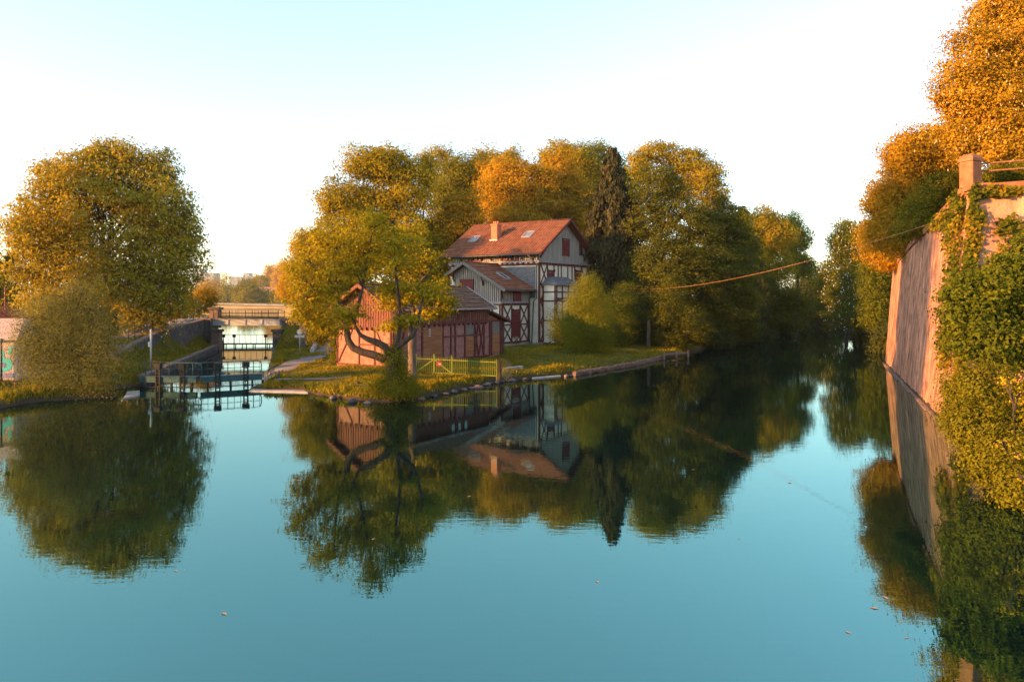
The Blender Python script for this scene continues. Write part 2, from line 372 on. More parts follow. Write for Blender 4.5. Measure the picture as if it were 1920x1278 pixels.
def np_mesh(name, V, Fq, mat, tint=None, smooth=False):
    me = bpy.data.meshes.new(name); k = Fq.shape[1]
    me.vertices.add(len(V)); me.vertices.foreach_set('co', V.astype(np.float32).ravel())
    me.loops.add(Fq.size); me.loops.foreach_set('vertex_index', Fq.astype(np.int32).ravel())
    me.polygons.add(len(Fq)); me.polygons.foreach_set('loop_start', np.arange(0, Fq.size, k, dtype=np.int32))
    if smooth: me.polygons.foreach_set('use_smooth', np.ones(len(Fq), bool))
    if tint is not None:
        a = me.attributes.new('tint', 'FLOAT', 'FACE'); a.data.foreach_set('value', tint.astype(np.float32))
    me.materials.append(mat); me.update(calc_edges=True)
    return me
def link(name, me, parent=None):
    o = bpy.data.objects.new(name, me); COL.objects.link(o)
    if parent: o.parent = parent
    return o
nx, ny = len(xs), len(ys)
idx = np.arange(nx*ny).reshape(ny, nx)
q = np.stack([idx[:-1,:-1], idx[:-1,1:], idx[1:,1:], idx[1:,:-1]], -1).reshape(-1, 4)
tag(link('ground', np_mesh('ground', np.stack([GX, GY, GZ], -1).reshape(-1, 3), q, M['ground'], smooth=True)), 'grassy banks and meadow around the pond', None, None, 'structure')
wv = np.array([(-400,-80,0),(140,-80,0),(140,800,0),(-400,800,0)], float)
tag(link('water', np_mesh('water', wv, np.array([[0,1,2,3]]), M['water'])), 'calm teal water mirroring trees and sky', None, None, 'structure')

def strip(name, pts, label, mat, lift=.035):           # a path laid over the ground: (x, y, half width)
    m = MB(); rows = []
    for i in range(len(pts)-1):
        a, b = Vector(pts[i][:2]), Vector(pts[i+1][:2]); n = max(2, int((b-a).length/.7))
        for k in range(n + (i == len(pts)-2)):
            t = k/n; c = a.lerp(b, t); wd = pts[i][2]*(1-t)+pts[i+1][2]*t
            dv = (b-a).normalized(); nr = Vector((-dv.y, dv.x)); wob = .12*math.sin(c.y*1.1+c.x)
            rows.append([(c+nr*(wd+wob)*s_) for s_ in (-1, -.5, 0, .5, 1)])
    vs = [(p.x, p.y, hz(p.x, p.y)+lift) for r_ in rows for p in r_]
    fs = [(i*5+k, i*5+k+1, (i+1)*5+k+1, (i+1)*5+k) for i in range(len(rows)-1) for k in range(4)]
    m.add(vs, fs, True)
    return tag(m.build(name, mat), label, None, None, 'structure')
strip('path', [(-17.2,47.8,.5), (-17.9,50.5,1.05), (-18.0,58,1.15), (-17.8,66,1.2), (-19.5,80,1.2), (-21.5,96,1.2)], 'grey path running beside the red shed towards the trees', M['asphalt'])
strip('path', [(-17.5,50.6,.8), (-15,50.2,.6), (-12.4,49.8,.45), (-10.8,49.9,.2)], 'narrow worn branch of the path in front of the shed', M['asphalt'], .045)
strip('path', [(-48,44,2.2), (-40,46.5,2.0), (-33,49.5,1.8), (-30.2,53,1.7), (-34,62,1.7), (-36.6,72,1.7), (-38.2,87,1.7), (-39.5,104,1.7)], 'pinkish path climbing from the left bank to the footbridge', M['asphalt'])

# ------------------------------------------------------------------ plants
def sph(n):
    v = RNG.normal(size=(n, 3)); return v/np.linalg.norm(v, axis=1, keepdims=True)
def nrm(v): return v/np.maximum(np.linalg.norm(v, axis=1, keepdims=True), 1e-9)
def cards(c, n, size, aspect=.6, hang=0.0):            # one pointed card per leaf
    N = len(c); r = sph(N); r[:, 2] -= hang*2.0
    u = nrm(r - n*np.sum(r*n, 1, keepdims=True)); v = np.cross(n, u)
    L = size[:, None]; W = L*aspect
    V = np.stack([c-u*L*.5, c+v*W*.5-u*L*.06, c+u*L*.5, c-v*W*.5-u*L*.06], 1).reshape(-1, 3)
    return V, np.arange(4*N).reshape(-1, 4)
def clumps(lobes, n_leaf, per, shell=.5, lump=.2):
    area = np.array([(l[3]*l[4]+l[3]*l[5]+l[4]*l[5])*(l[6] if len(l) > 6 else 1) for l in lobes]); area /= area.sum()
    P, D, Tn = [], [], []
    for l, a in zip(lobes, area):
        k = max(3, int(n_leaf/per*a)); dr = sph(k)
        ph = RNG.random(6)*6.28
        bump = 1+lump*(np.sin(dr[:,0]*5+ph[0])*np.sin(dr[:,1]*5+ph[1])+np.sin(dr[:,2]*6+ph[2]+dr[:,0]*3)*.7)
        r = (shell+(1-shell)*RNG.random(k)**.7)*bump
        P.append(np.array(l[:3])+dr*np.array(l[3:6])*r[:,None]); D.append(dr)
        Tn.append(.5+.16*np.sin(dr[:,0]*3+ph[3])*np.sin(dr[:,2]*3+ph[4])+RNG.normal(0, .13, k))
    return np.concatenate(P), np.concatenate(D), np.concatenate(Tn)
def crown_mesh(name, lobes, n_leaf, leaf, mat, base, per=26, cr=.55, flat=.6, shell=.5, hang=0.0, aspect=.6, upn=.5, lump=.2, rnd=.8):
    per = int(per*1.7); P, D, Tn = clumps(lobes, n_leaf, per, shell, lump*1.3)
    cs = cr*(.6+.9*RNG.random(len(P)))
    off = np.clip(RNG.normal(size=(len(P)*per, 3)), -1.7, 1.7)
    c = np.repeat(P, per, 0)+off*np.repeat(cs, per)[:, None]*np.array([1, 1, flat])
    if hang: c[:, 2] -= np.abs(RNG.normal(0, hang*1.1, len(c)))
    n = nrm(np.repeat(D, per, 0)*.7+off*.55+np.array([0, 0, upn*.8])+RNG.normal(size=c.shape)*rnd*.6)
    sz = leaf*(.6+.8*RNG.random(len(c)))
    tn = np.clip(np.repeat(Tn, per)+RNG.normal(0, .08, len(c)), 0, 1)
    V, Fq = cards(c-np.array(base), n, sz, aspect, hang)
    return np_mesh(name, V, Fq, mat, tn), P
def curve_pts(p, q, bend, n=7, up=0.0):
    p, q = Vector(p), Vector(q); L = (q-p).length
    o = Vector((random.uniform(-1,1), random.uniform(-1,1), random.uniform(-.3,.6)))*bend*L+Vector((0,0,up*L))
    return [p.lerp(q, i/(n-1))+o*math.sin(math.pi*i/(n-1)) for i in range(n)]
def candles(P, base, cen, n, size, mat, name='blossom', thick=.45):
    D = nrm(P-np.array(cen)); s = RNG.choice(len(P), n, True)
    c = P[s]+D[s]*.45+RNG.normal(size=(n, 3))*.5
    up = np.tile(np.array([0, 0, 1.0]), (n, 1))+RNG.normal(size=(n, 3))*.25+D[s]*.25; up = nrm(up)
    a = nrm(np.cross(up, sph(n))); b = np.cross(up, a); h = size*(.7+.6*RNG.random(n))[:, None]; wd = h*thick
    V, Fs, k = [], [], 0
    for e in (a, b):
        V.append(np.stack([c, c+up*h*.4+e*wd*.5, c+up*h, c+up*h*.4-e*wd*.5], 1).reshape(-1, 3))
    V = np.concatenate(V)-np.array(base)
    return np_mesh(name, V, np.arange(len(V)).reshape(-1, 4), mat, np.clip(RNG.normal(.5, .25, 2*n), 0, 1))
def tree(name, label, base, lobes, Y, n_leaf, leaf, mat, bark='bark', tr=.4, top=.62, group=None, cat='tree', twigs=7, trunk_pts=None,
         blossom=None, depth=.85, limb_r=.45, **kw):
    """base = (px, py-free x), crown lobes = (px, py, rx, ry[, dY[, weight]]) in photo pixels at distance Y"""
    bx, by = (base[0]-CX)/F*Y, Y
    bz = base[1] if len(base) > 1 and base[1] is not None else hz(bx, by)-.1
    B = Vector((bx, by, bz)); W = []
    for l in lobes:
        dY = l[4] if len(l) > 4 else 0; c = at(l[0], l[1], Y+dY); s = (Y+dY)/F
        W.append((c.x, c.y, c.z, l[2]*s, depth*(l[2]+l[3])*.5*s, l[3]*s, l[5] if len(l) > 5 else 1))
    root = thing(name, label, cat, B, 0, group)
    me, P = crown_mesh('crown', W, int(n_leaf*2.5), leaf*.61, mat, B, **kw); link('crown', me, root)
    zt = max(l[2] for l in W); ctr = np.mean([l[:3] for l in W], 0)
    m = MB()
    if trunk_pts is None:
        tp = Vector((B.x*.6+ctr[0]*.4, B.y*.6+ctr[1]*.4, B.z+(zt-B.z)*top)); trunk_pts = curve_pts(B, tp, .035, 8)
    tr_ = [tr*(1.45 if i == 0 else 1)*(1-.62*i/(len(trunk_pts)-1)) for i in range(len(trunk_pts))]
    m.tube(trunk_pts, tr_, 9)
    T = [Vector(p) for p in trunk_pts]
    for l in W:
        c = Vector(l[:3]); want = c.z-.55*math.hypot(c.x-B.x, c.y-B.y)-.35*l[5]
        i = min(range(max(1, len(T)//3), len(T)), key=lambda j: abs(T[j].z-want))
        ln = curve_pts(T[i], c+Vector((0, 0, l[5]*.35)), .10, 8, -.06); r0 = tr_[i]*limb_r*1.3
        m.tube(ln, [max(.022, r0*(1-.85*k/7)) for k in range(8)], 6, False)
        dd = np.linalg.norm((P-np.array(l[:3]))/np.array(l[3:6]), axis=1); cand = np.where(dd < 1.15)[0]
        for j in RNG.choice(cand, min(twigs, len(cand)), False) if len(cand) else []:
            s_ = ln[random.randint(2, 7)]
            m.tube(curve_pts(s_, P[j], .12, 5, .03), [max(.018, r0*.3), max(.016, r0*.24), .03, .02, .012], 4, False)
    m.build('trunk', M[bark], root, B)
    if blossom: link('blossom', candles(P, B, ctr, blossom[0], blossom[1], M[blossom[2]]), root)['kind'] = 'stuff'
    return root

# chestnut on the left bank
tree('chestnut_tree', 'huge round chestnut tree full of white blossom on the left bank', (212,), [
    (198,430,150,140,0,.55), (205,330,96,62,0), (105,410,72,72,0), (292,390,72,80,0), (72,480,56,70,0), (322,490,58,76,0), (130,565,88,62,0), (285,560,74,60,-1), (225,520,100,78,-2,.8),
    (205,298,56,32,0), (50,430,34,44,0), (346,430,34,44,0), (98,330,36,32,0), (300,320,34,34,0)],
    75, 52000, .46, M['chestnut'], tr=.75, top=.6, per=18, cr=.55, twigs=22, blossom=(3200, .22, 'blossom'), limb_r=.7, shell=.5, lump=.18)

# ------------------------------------------------------------------ half-timbered buildings: local x = along g (away to the right), local y = along l (away to the left)
GV, LV = Vector((.557, .8305)), Vector((-.8305, .557)); RZ = math.atan2(GV.y, GV.x)
class Frame:
    def __init__(s, O): s.O = Vector(O)
    def w(s, x, y): return Vector((s.O.x+x*GV.x+y*LV.x, s.O.y+x*GV.y+y*LV.y))
    def lx(s, px, y=0):
        t = (px-CX)/F; ox, oy = s.w(0, y); return (t*oy-ox)/(GV.x-t*GV.y)
    def ly(s, px, x=0):
        t = (px-CX)/F; ox, oy = s.w(x, 0); return (t*oy-ox)/(LV.x-t*LV.y)
    def z(s, py, x, y): return CH-(py-HY)/F*s.w(x, y).y-s.O.z
def tile_roof(E, U, V, tw, rows, amp=.035, step=.03, th=.10, nseg=4):
    """tiled slope: eave corner E, eave vector U, slope vector V; real ribs and course steps"""
    E, U, V = Vector(E), Vector(U), Vector(V); N = U.cross(V).normalized()
    if N.z < 0: N = -N
    nc = max(4, int(U.length/tw)*nseg); m = MB(); vs = []; ri = 0
    lv = []
    for j in range(rows): lv += [(j/rows, step), ((j+.985)/rows, 0.0)]
    for t, h in lv:
        for i in range(nc+1):
            u = i/nc; ph = (i % nseg)/nseg; rb = amp*(.5+.5*math.cos(2*math.pi*ph))
            jit = .012*math.sin(i//nseg*12.9+int(t*rows)*78.2)
            vs.append(E+U*u+V*t+N*(h+rb+jit+.02))
    fs = []; W = nc+1
    flip = U.cross(V).z < 0
    for j in range(len(lv)-1):
        for i in range(nc):
            f = (j*W+i, j*W+i+1, (j+1)*W+i+1, (j+1)*W+i); fs.append(f[::-1] if flip else f)
    m.add(vs, fs); nf = len(fs)
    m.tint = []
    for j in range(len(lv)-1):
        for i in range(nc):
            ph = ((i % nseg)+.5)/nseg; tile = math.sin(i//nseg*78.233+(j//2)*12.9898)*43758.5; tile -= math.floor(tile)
            m.tint.append(min(1, max(0, .45+.30*math.cos(2*math.pi*ph)+.38*(tile-.5)-(.35 if j % 2 else 0))))  # channel shade put into the tile colour, darker joints, random tone per tile
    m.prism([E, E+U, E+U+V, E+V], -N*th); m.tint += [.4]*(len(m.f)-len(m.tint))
    return m
def siding(m_b, m_g, p, q, zb, ztop, out, pitch=.24, bw=.15):
    """board and batten wall between plan points p, q; ztop(t) gives the top; boards stand 3 cm proud"""
    p, q, out = Vector(p), Vector(q), Vector(out).normalized(); L = (q-p).length; n = max(1, int(L/pitch))
    for i in range(n):
        t0, t1 = (i+.5)/n-bw/2/L, (i+.5)/n+bw/2/L
        a, b = p.lerp(q, t0), p.lerp(q, t1); za, zc = ztop(t0), ztop(t1)
        if min(za, zc) - zb < .05: continue
        zj = zb+random.uniform(-.03, .0)
        m_b.prism([(a.x, a.y, zj), (b.x, b.y, zj), (b.x, b.y, zc), (a.x, a.y, za)], (out.x*.045, out.y*.045, 0))
def gpoly(x0, x1, y0, y1, z0, z1): return x0, x1, y0, y1, z0, z1

HO = gr(1009, 646, .86); HO.z = .86; HO.y = 81.0; HO.x = (1009-CX)/F*81
H = Frame(HO)
house = thing('timber_house', 'tall half-timbered house with terracotta roof and brick chimney beside the pond', 'house', HO, RZ)
def hb(name, m, mat, parent=None, **k): return m.build(name, M[mat], parent or house, **k)
WX, WY = 11.4, 12.3                                    # main block
Z1, Z2 = H.z(564, 0, 0), H.z(490, 0, 0)                # floor beams
ZE = H.z(474, -.9, 0) - .12                            # eave underside
RX = WX/2; OV = .95
ZR = H.z(412, RX, -.8)
sl = (ZR-ZE)/(RX+OV)
def roofz(x): return ZR-abs(x-RX)*sl-.12
# main walls (two storeys of plaster, dark backing for the boarded attic)
m = MB(); m.box(0, 0, .25, WX, WY, Z2-.02); hb('wall', m, 'plaster')
m = MB(); m.box(-.05, -.05, -.4, WX+.05, WY+.05, .25); hb('plinth', m, 'concrete')
m = MB(); m.prism([(.02, .02, Z2+.16), (WX-.02, .02, Z2+.16), (WX-.02, .02, roofz(WX-.02)), (RX, .02, roofz(RX)), (.02, .02, roofz(.02))], (0, WY-.04, 0))
hb('attic_backing', m, 'sidinggap')
b = MB()
siding(b, None, (0.05, 0), (WX-.05, 0), Z2+.14, lambda t: roofz(.05+t*(WX-.1))-.02, (0, -1))
siding(b, None, (0, .05), (0, WY-.05), Z2+.14, lambda t: roofz(0)-.03, (-1, 0))
hb('attic_siding', b, 'siding')
m = MB(); m.box(-.14, -.16, Z2-.06, WX+.2, WY+.1, Z2+.10); hb('floor_ledge', m, 'lead')
# roof
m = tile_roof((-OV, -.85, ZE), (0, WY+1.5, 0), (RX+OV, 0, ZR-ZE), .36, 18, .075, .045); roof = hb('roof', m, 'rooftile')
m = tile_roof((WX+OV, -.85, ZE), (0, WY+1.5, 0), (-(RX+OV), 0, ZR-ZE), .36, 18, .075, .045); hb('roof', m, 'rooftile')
m = MB(); m.tube([(RX, -.87, ZR+.05), (RX, WY+.67, ZR+.05)], .13, 8); hb('ridge_tiles', m, 'rooftile')
for yy in (-.89, WY+.69):
    for xe in (-OV, WX+OV): hb('barge_board', MB().bar((xe, yy, ZE-.03), (RX, yy, ZR-.03), .06, .26), 'timber')
for xx in (-.3, 2.2, WX-2.2, WX+.3): hb('purlin_end', MB().bar((xx, -.8, roofz(xx)-.1), (xx, .0, roofz(xx)-.1), .14, .16), 'timber')
for xx in (.3, WX-.3): hb('eave_bracket', MB().bar((xx, -.05, roofz(xx)-1.0), (xx, -.75, roofz(xx)-.2), .12, .12), 'timber')
for yy in np.linspace(.6, WY-.6, 9): hb('eave_bracket', MB().bar((-.03, yy, Z2+.2), (-.6, yy, roofz(-.6)-.16), .09, .09), 'timber')
m = MB()
m = MB(); m.tube([(-OV-.07, -.8, ZE-.02), (-OV-.07, WY+.6, ZE-.02)], .07, 8); m.tube([(-OV-.07, .7, ZE-.05), (-.5, .25, ZE-.8), (-.16, .12, Z2-.4), (-.16, .12, Z1+.3), (-.14, .5, Z1), (-.14, .75, .1)], .055, 7)
hb('gutter', m, 'pipe')
# chimney
cx0, cy0 = 2.55, H.ly(931, 2.6)
czb = ZE+(cx0-.5+OV)*sl
m = MB(); m.box(cx0-.45, cy0-.42, czb-.3, cx0+.45, cy0+.42, H.z(423, cx0, cy0)); ch = hb('chimney', m, 'brick', roof)
m = MB(); zt = H.z(423, cx0, cy0); m.box(cx0-.53, cy0-.50, zt+.003, cx0+.53, cy0+.50, zt+.14)
for dy in (-.24, .05, .3): m.tube([(cx0, cy0+dy, zt+.14), (cx0, cy0+dy, zt+.50)], [.13, .10], 8)
m.box(cx0-.475, cy0-.445, czb+1.9, cx0+.475, cy0+.445, czb+1.97)
hb('chimney_cap', m, 'brick', roof)
m = MB(); m.box(cx0-.62, cy0-.56, czb-.25, cx0+.6, cy0+.56, czb+.18); hb('chimney_flashing', m, 'lead', roof)
def skylight(x, y, wx, wy, E, slope, par, matg='skyglass'):
    nx_, nz_ = -slope, 1; n = Vector((nx_, 0, nz_)).normalized()
    def pt(xx, yy, h): return Vector((xx, yy, E(xx)))+n*h
    fr = MB()
    c = [pt(x-wx, y-wy, .12), pt(x+wx, y-wy, .12), pt(x+wx, y+wy, .12), pt(x-wx, y+wy, .12)]
    for i in range(4): fr.bar(c[i], c[(i+1) % 4], .10, .14, n)
    f = hb('skylight', fr, 'lead', par)
    g = MB(); g.prism([pt(x-wx+.03, y-wy+.03, .10), pt(x+wx-.03, y-wy+.03, .10), pt(x+wx-.03, y+wy-.03, .10), pt(x-wx+.03, y+wy-.03, .10)], n*.03)
    g.build('pane', M[matg], f)
Em = lambda x: ZE+(x+OV)*sl
skylight(2.5, H.ly(889, 2.4), .55, .55, Em, sl, roof)
skylight(2.9, H.ly(991, 2.9), .55, .55, Em, sl, roof)

def facade_y(fr, yp):                                  # map photo px/py on the plane local y = yp
    def f(px, py): x = fr.lx(px, yp); return x, fr.z(py, x, yp)
    return f
# --- gable front timbers
fy = facade_y(H, 0)
tm = MB(); yo = -.045
def TB(m, x0, z0, x1, z1, w_=.16, y=yo, d=.09): m.bar((x0, y, z0), (x1, y, z1), w_, d, (0, 1, 0))
m = tm
zz0 = .30
TB(m, .16, zz0, .16, Z2-.1, .34)                                            # corner post
TB(m, WX-.12, zz0, WX-.12, Z2-.1, .26)
TB(m, 0, zz0+.05, WX, zz0+.05, .2, -.03); TB(m, 0, Z1, WX, Z1, .24, -.03); TB(m, 0, Z2-.22, WX, Z2-.22, .18, -.03)
for xx in np.arange(.5, WX, .62): m.box(xx-.11, -.24, Z2-.30, xx+.11, -.02, Z2-.07)      # joist ends
for xx in np.arange(.5, WX, .62): m.box(xx-.10, -.2, Z1+.13, xx+.10, -.02, Z1+.30)
xa, xb = H.lx(1013.5), H.lx(1026); xc, xd = H.lx(1027), H.lx(1037.5)
for (z0, z1, zm) in ((zz0+.15, Z1-.12, H.z(604, .8, 0)), (Z1+.14, Z2-.32, H.z(532, .8, 0))):
    TB(m, xb, z0, xb, z1, .12); TB(m, xd+.08, z0, xd+.08, z1, .13)
    TB(m, xa-.05, zm, xb, zm, .13)
    TB(m, xa, zm+.06, xb-.05, z1, .10); TB(m, xb-.05, zm+.06, xa, z1, .10, yo-.012)
    TB(m, xa, z0, xb-.05, zm-.06, .10); TB(m, xb-.05, z0, xa, zm-.06, .10, yo-.012)
for px in (1046, 1052, 1064, 1072): x_ = H.lx(px); TB(m, x_, Z1+.1, x_, Z2-.3, .11)
for px in (1077, 1089): x_ = H.lx(px); TB(m, x_, Z1+.1, x_, Z2-.3, .12)
x0, x1 = H.lx(1090), H.lx(1101); TB(m, x0, Z1+.2, x1, Z2-.35, .11); TB(m, x1, Z1+.2, x0, Z2-.35, .11, yo-.012)
TB(m, xd, H.z(604, 2, 0), WX, H.z(604, 2, 0), .12)
for k in range(4):
    x0 = 3.2+k*2; TB(m, x0, zz0+.1, x0, Z1-.1, .13); TB(m, x0+.1, zz0+.2, x0+1.8, Z1-.2, .11)
hb('timber_frame', m, 'timber')
def shutter(par, x0, x1, z0, z1, y=0, rail=True, crest=True, mat='shutter', nm='shutter'):
    s = MB(); n = max(2, int((x1-x0)/.16))
    for i in range(n):
        a, b_ = x0+(x1-x0)*i/n, x0+(x1-x0)*(i+1)/n; s.box(a+.006, y-.08-.008*(i % 2), z0, b_-.006, y-.01, z1)
    for zc in (z0+.2, (z0+z1)/2, z1-.2): s.box(x0+.02, y-.125, zc-.06, x1-.02, y-.09, zc+.06)
    sh = hb(nm, s, mat, par)
    fr = MB()
    fr.box(x0-.10, y-.11, z0-.05, x0-.004, y, z1+.06); fr.box(x1+.004, y-.11, z0-.05, x1+.10, y, z1+.06); fr.box(x0-.14, y-.16, z1+.065, x1+.14, y, z1+.19)
    if crest:
        for k in range(4):
            xx = x0-.05+(x1-x0+.1)*k/3; fr.box(xx-.07, y-.20, z1+.193, xx+.07, y-.05, z1+.30+.08*(k in (0, 3)))
        fr.box(x0-.12, y-.13, z1+.195, x1+.12, y-.08, z1+.27)
    fr.build('frame', M['timber'], sh)
    if rail:
        r = MB(); zt_, zb_ = z0-.06, z0-.72
        r.bar((x0-.08, y-.12, zt_), (x1+.08, y-.12, zt_), .07, .07); r.bar((x0-.08, y-.12, zb_), (x1+.08, y-.12, zb_), .07, .07)
        r.bar((x0, y-.12, zb_), (x1, y-.12, zt_), .05, .06); r.bar((x1, y-.135, zb_), (x0, y-.135, zt_), .05, .06)
        r.build('cross_rail', M['timber'], sh)
    return sh
shutter(house, xc, xd, H.z(550, 2, 0), H.z(511, 2, 0))
shutter(house, xc, xd, H.z(626, 2, 0), H.z(586, 2, 0))
shutter(house, H.lx(1078), H.lx(1088), H.z(550, 8, 0), H.z(511, 8, 0))
shutter(house, H.lx(1054.5), H.lx(1065.5), H.z(479, 5, 0), H.z(449.5, 5, 0), -.03, False, False)
m = MB(); x0, x1 = H.lx(1086), H.lx(1090.5); z0, z1 = H.z(477, 9.2, 0), H.z(459, 9.2, 0)
m.box(x0-.1, -.10, z0-.1, x0-.003, 0, z1+.1); m.box(x1+.003, -.10, z0-.1, x1+.1, 0, z1+.1); m.box(x0, -.10, z1+.003, x1, 0, z1+.1); m.box(x0, -.10, z0-.1, x1, 0, z0-.003)
win = hb('window', m, 'timber'); g = MB(); g.box(x0, -.06, z0, x1, -.04, z1); hb('pane', g, 'glass', win)
# --- projecting porch bay with slate hipped roof on the gable front
bx0, bx1, by = H.lx(1041, -1.6), H.lx(1085, -1.6), -1.7
zb1 = H.z(534, 4, -1.5); zb2 = H.z(519, 4, -.4)
m = MB(); m.box(bx0, by, .2, bx1, -.003, zb1); bay = hb('porch', m, 'plaster')
m = MB(); e = .35
ctr = [(bx0+1.0, -.02, zb2), (bx1-1.0, -.02, zb2)]
A, B_, C_, D_ = (bx0-e, by-e, zb1), (bx1+e, by-e, zb1), (bx1+e, -.02, zb1), (bx0-e, -.02, zb1)
m.add([A, B_, C_, D_, (bx0+1.0, by+1.2, zb2), (bx1-1.0, by+1.2, zb2), *ctr], [(0,1,5,4), (1,2,7,5), (4,5,7,6), (3,0,4,6), (0,3,2,1)])
m.bar((bx0-e, by-e, zb1-.05), (bx1+e, by-e, zb1-.05), .12, .14)
hb('porch_roof', m, 'slate', bay)
m = MB()
for xx in (bx0+.1, bx0+1.3, (bx0+bx1)/2, bx1-1.3, bx1-.1): TB(m, xx, .3, xx, zb1-.12, .15, by-.04)
for zc in (zb1-.8, zb1-1.5, Z1, 2.6, .4): TB(m, bx0, zc, bx1, zc, .14, by-.035)
TB(m, bx0+.2, Z1+.1, bx0+1.2, zb1-1.6, .1, by-.045); TB(m, bx1-.2, Z1+.1, bx1-1.2, zb1-1.6, .1, by-.045)
for yy in (by+.1, -.1): m.bar((bx0-.04, yy, .3), (bx0-.04, yy, zb1-.12), .15, .09, (1, 0, 0))
for zc in (zb1-.8, Z1, 2.6): m.bar((bx0-.035, by, zc), (bx0-.035, -.02, zc), .14, .09, (1, 0, 0))
hb('porch_timbers', m, 'timber', bay)
# --- long side: lit attic band windows, beam, slate cladding
m = MB(); y0 = H.ly(976, -.0); 
m.box(-.09, .36, Z1+.3, -.003, H.ly(930), H.z(500, 0, 2)); hb('slate_cladding', m, 'slate')
m = MB(); m.bar((-.05, 0, Z2-.28), (-.05, WY, Z2-.28), .2, .1, (1, 0, 0))
for yy in np.arange(.5, WY, .7): m.box(-.24, yy-.1, Z2-.24, -.02, yy+.1, Z2-.07)
for yy in (7.9, 9.4, 10.8, WY-.1): m.bar((-.05, yy, Z1), (-.05, yy, Z2-.3), .15, .09, (1, 0, 0))
for y0_, y1_ in ((8.0, 9.3), (9.5, 10.7), (10.9, 12.1)): m.bar((-.05, y0_, Z1+1.4), (-.05, y1_, Z2-.4), .11, .09, (1, 0, 0))
hb('side_timbers', m, 'timber')
def side_window(p0, p1, q0, q1):
    ya, yb = H.ly(p1), H.ly(p0); za, zb_ = H.z(q1, 0, ya), min(H.z(q0, 0, ya), roofz(0)-.1)
    fr = MB()
    fr.box(-.12, ya-.09, za-.12, 0, ya-.003, zb_); fr.box(-.12, yb+.003, za-.12, 0, yb+.09, zb_); fr.box(-.12, ya, za-.12, 0, yb, za-.003)
    ym = (ya+yb)/2; fr.box(-.11, ym-.05, za, -.03, ym+.05, zb_)
    fo = hb('window', fr, 'shutter'); g = MB(); g.box(-.075, ya, za, -.06, yb, zb_); hb('pane', g, 'glass', fo)
    for s_ in (ya-.45, yb+.1):
        g = MB(); g.box(-.10, s_, za-.05, -.05, s_+.36, zb_); hb('shutter', g, 'shutter', fo)
    for yy in (ya+.05, ym-.09, ym+.09, yb-.05): hb('casement', MB().box(-.09, yy-.025, za+.02, -.08, yy+.025, zb_), 'whiteframe', fo)
side_window(884.5, 901, 478, 488); side_window(950, 966, 475, 487)

# --- cross wing towards the pond
gx, wy0, wyr, wy1 = -5.44, 1.1, 5.47, 7.3
ZWR = H.z(492.5, gx-.8, wyr); OVW = .95
ZWE = H.z(544, -3, wy0-OVW); wsl = (ZWR-ZWE)/(wyr-wy0+OVW)
def wroof(y): return ZWR-abs(y-wyr)*wsl-.12
ZW1 = H.z(567, gx+2, wy0)
m = MB(); m.box(gx, wy0, .25, -.003, wy1, ZW1-.02); hb('wing_wall', m, 'plaster')
m = MB(); m.box(gx-.05, wy0-.05, -.4, -.06, wy1+.05, .25); hb('wing_plinth', m, 'concrete')
m = MB(); m.prism([(gx+.03, wy0+.03, ZW1+.12), (gx+.03, wy1-.03, ZW1+.12), (gx+.03, wy1-.03, wroof(wy1)), (gx+.03, wyr, wroof(wyr)), (gx+.03, wy0+.03, wroof(wy0))], (-gx-.04, 0, 0))
hb('wing_backing', m, 'sidinggap')
b = MB(); siding(b, None, (gx, wy0+.03), (gx, wy1-.03), ZW1+.1, lambda t: wroof(wy0+.03+t*(wy1-wy0-.06))-.02, (-1, 0), .26, .15)
siding(b, None, (gx+.03, wy0), (-.08, wy0), ZW1+.1, lambda t: wroof(wy0)-.03, (0, -1), .26, .15)
hb('wing_siding', b, 'siding')
m = MB(); m.box(gx-.14, wy0-.14, ZW1-.05, -.09, wy1+.1, ZW1+.09); hb('wing_ledge', m, 'lead')
wl = -gx+.8-.1
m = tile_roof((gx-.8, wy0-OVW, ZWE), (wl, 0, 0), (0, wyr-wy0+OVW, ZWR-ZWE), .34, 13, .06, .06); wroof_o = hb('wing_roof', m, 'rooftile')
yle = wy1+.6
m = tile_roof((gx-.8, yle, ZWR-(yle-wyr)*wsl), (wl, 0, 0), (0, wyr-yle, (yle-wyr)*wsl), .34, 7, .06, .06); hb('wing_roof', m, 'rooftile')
m = MB(); m.tube([(gx-.82, wyr, ZWR+.05), (-.1, wyr, ZWR+.05)], .12, 8); hb('wing_ridge', m, 'rooftile')
m = MB(); xx = gx-.84
hb('wing_barge_board', MB().bar((xx, wy0-OVW-.1, ZWE-.06), (xx, wyr, ZWR), .07, .30), 'greyplank'); hb('wing_barge_board', MB().bar((xx, yle, ZWR-(yle-wyr)*wsl-.02), (xx, wyr, ZWR), .07, .30), 'greyplank')
for yy in (wy0-.5, wy0+2.0, wy1-.3): hb('wing_bracket', MB().bar((gx-.03, yy+.25, wroof(yy)-1.0), (gx-.72, yy, wroof(yy)-.12), .14, .14), 'timber')
m = MB(); m.tube([(gx-.7, wy0-OVW-.07, ZWE-.03), (-.1, wy0-OVW-.07, ZWE-.03)], .07, 8)
m.tube([(-.35, wy0-OVW-.07, ZWE-.05), (-.25, wy0-.12, ZWE-.9), (-.25, wy0-.12, .1)], .065, 7); hb('wing_gutter', m, 'pipe')
n_ = Vector((0, -wsl, 1)).normalized()
def wpt(x, y, h): return Vector((x, y, ZWE+(y-wy0+OVW)*wsl))+n_*h
fr = MB(); c = [wpt(-3.1, 2.2, .13), wpt(-2.2, 2.2, .13), wpt(-2.2, 3.4, .13), wpt(-3.1, 3.4, .13)]
for i in range(4): fr.bar(c[i], c[(i+1) % 4], .12, .16, n_)
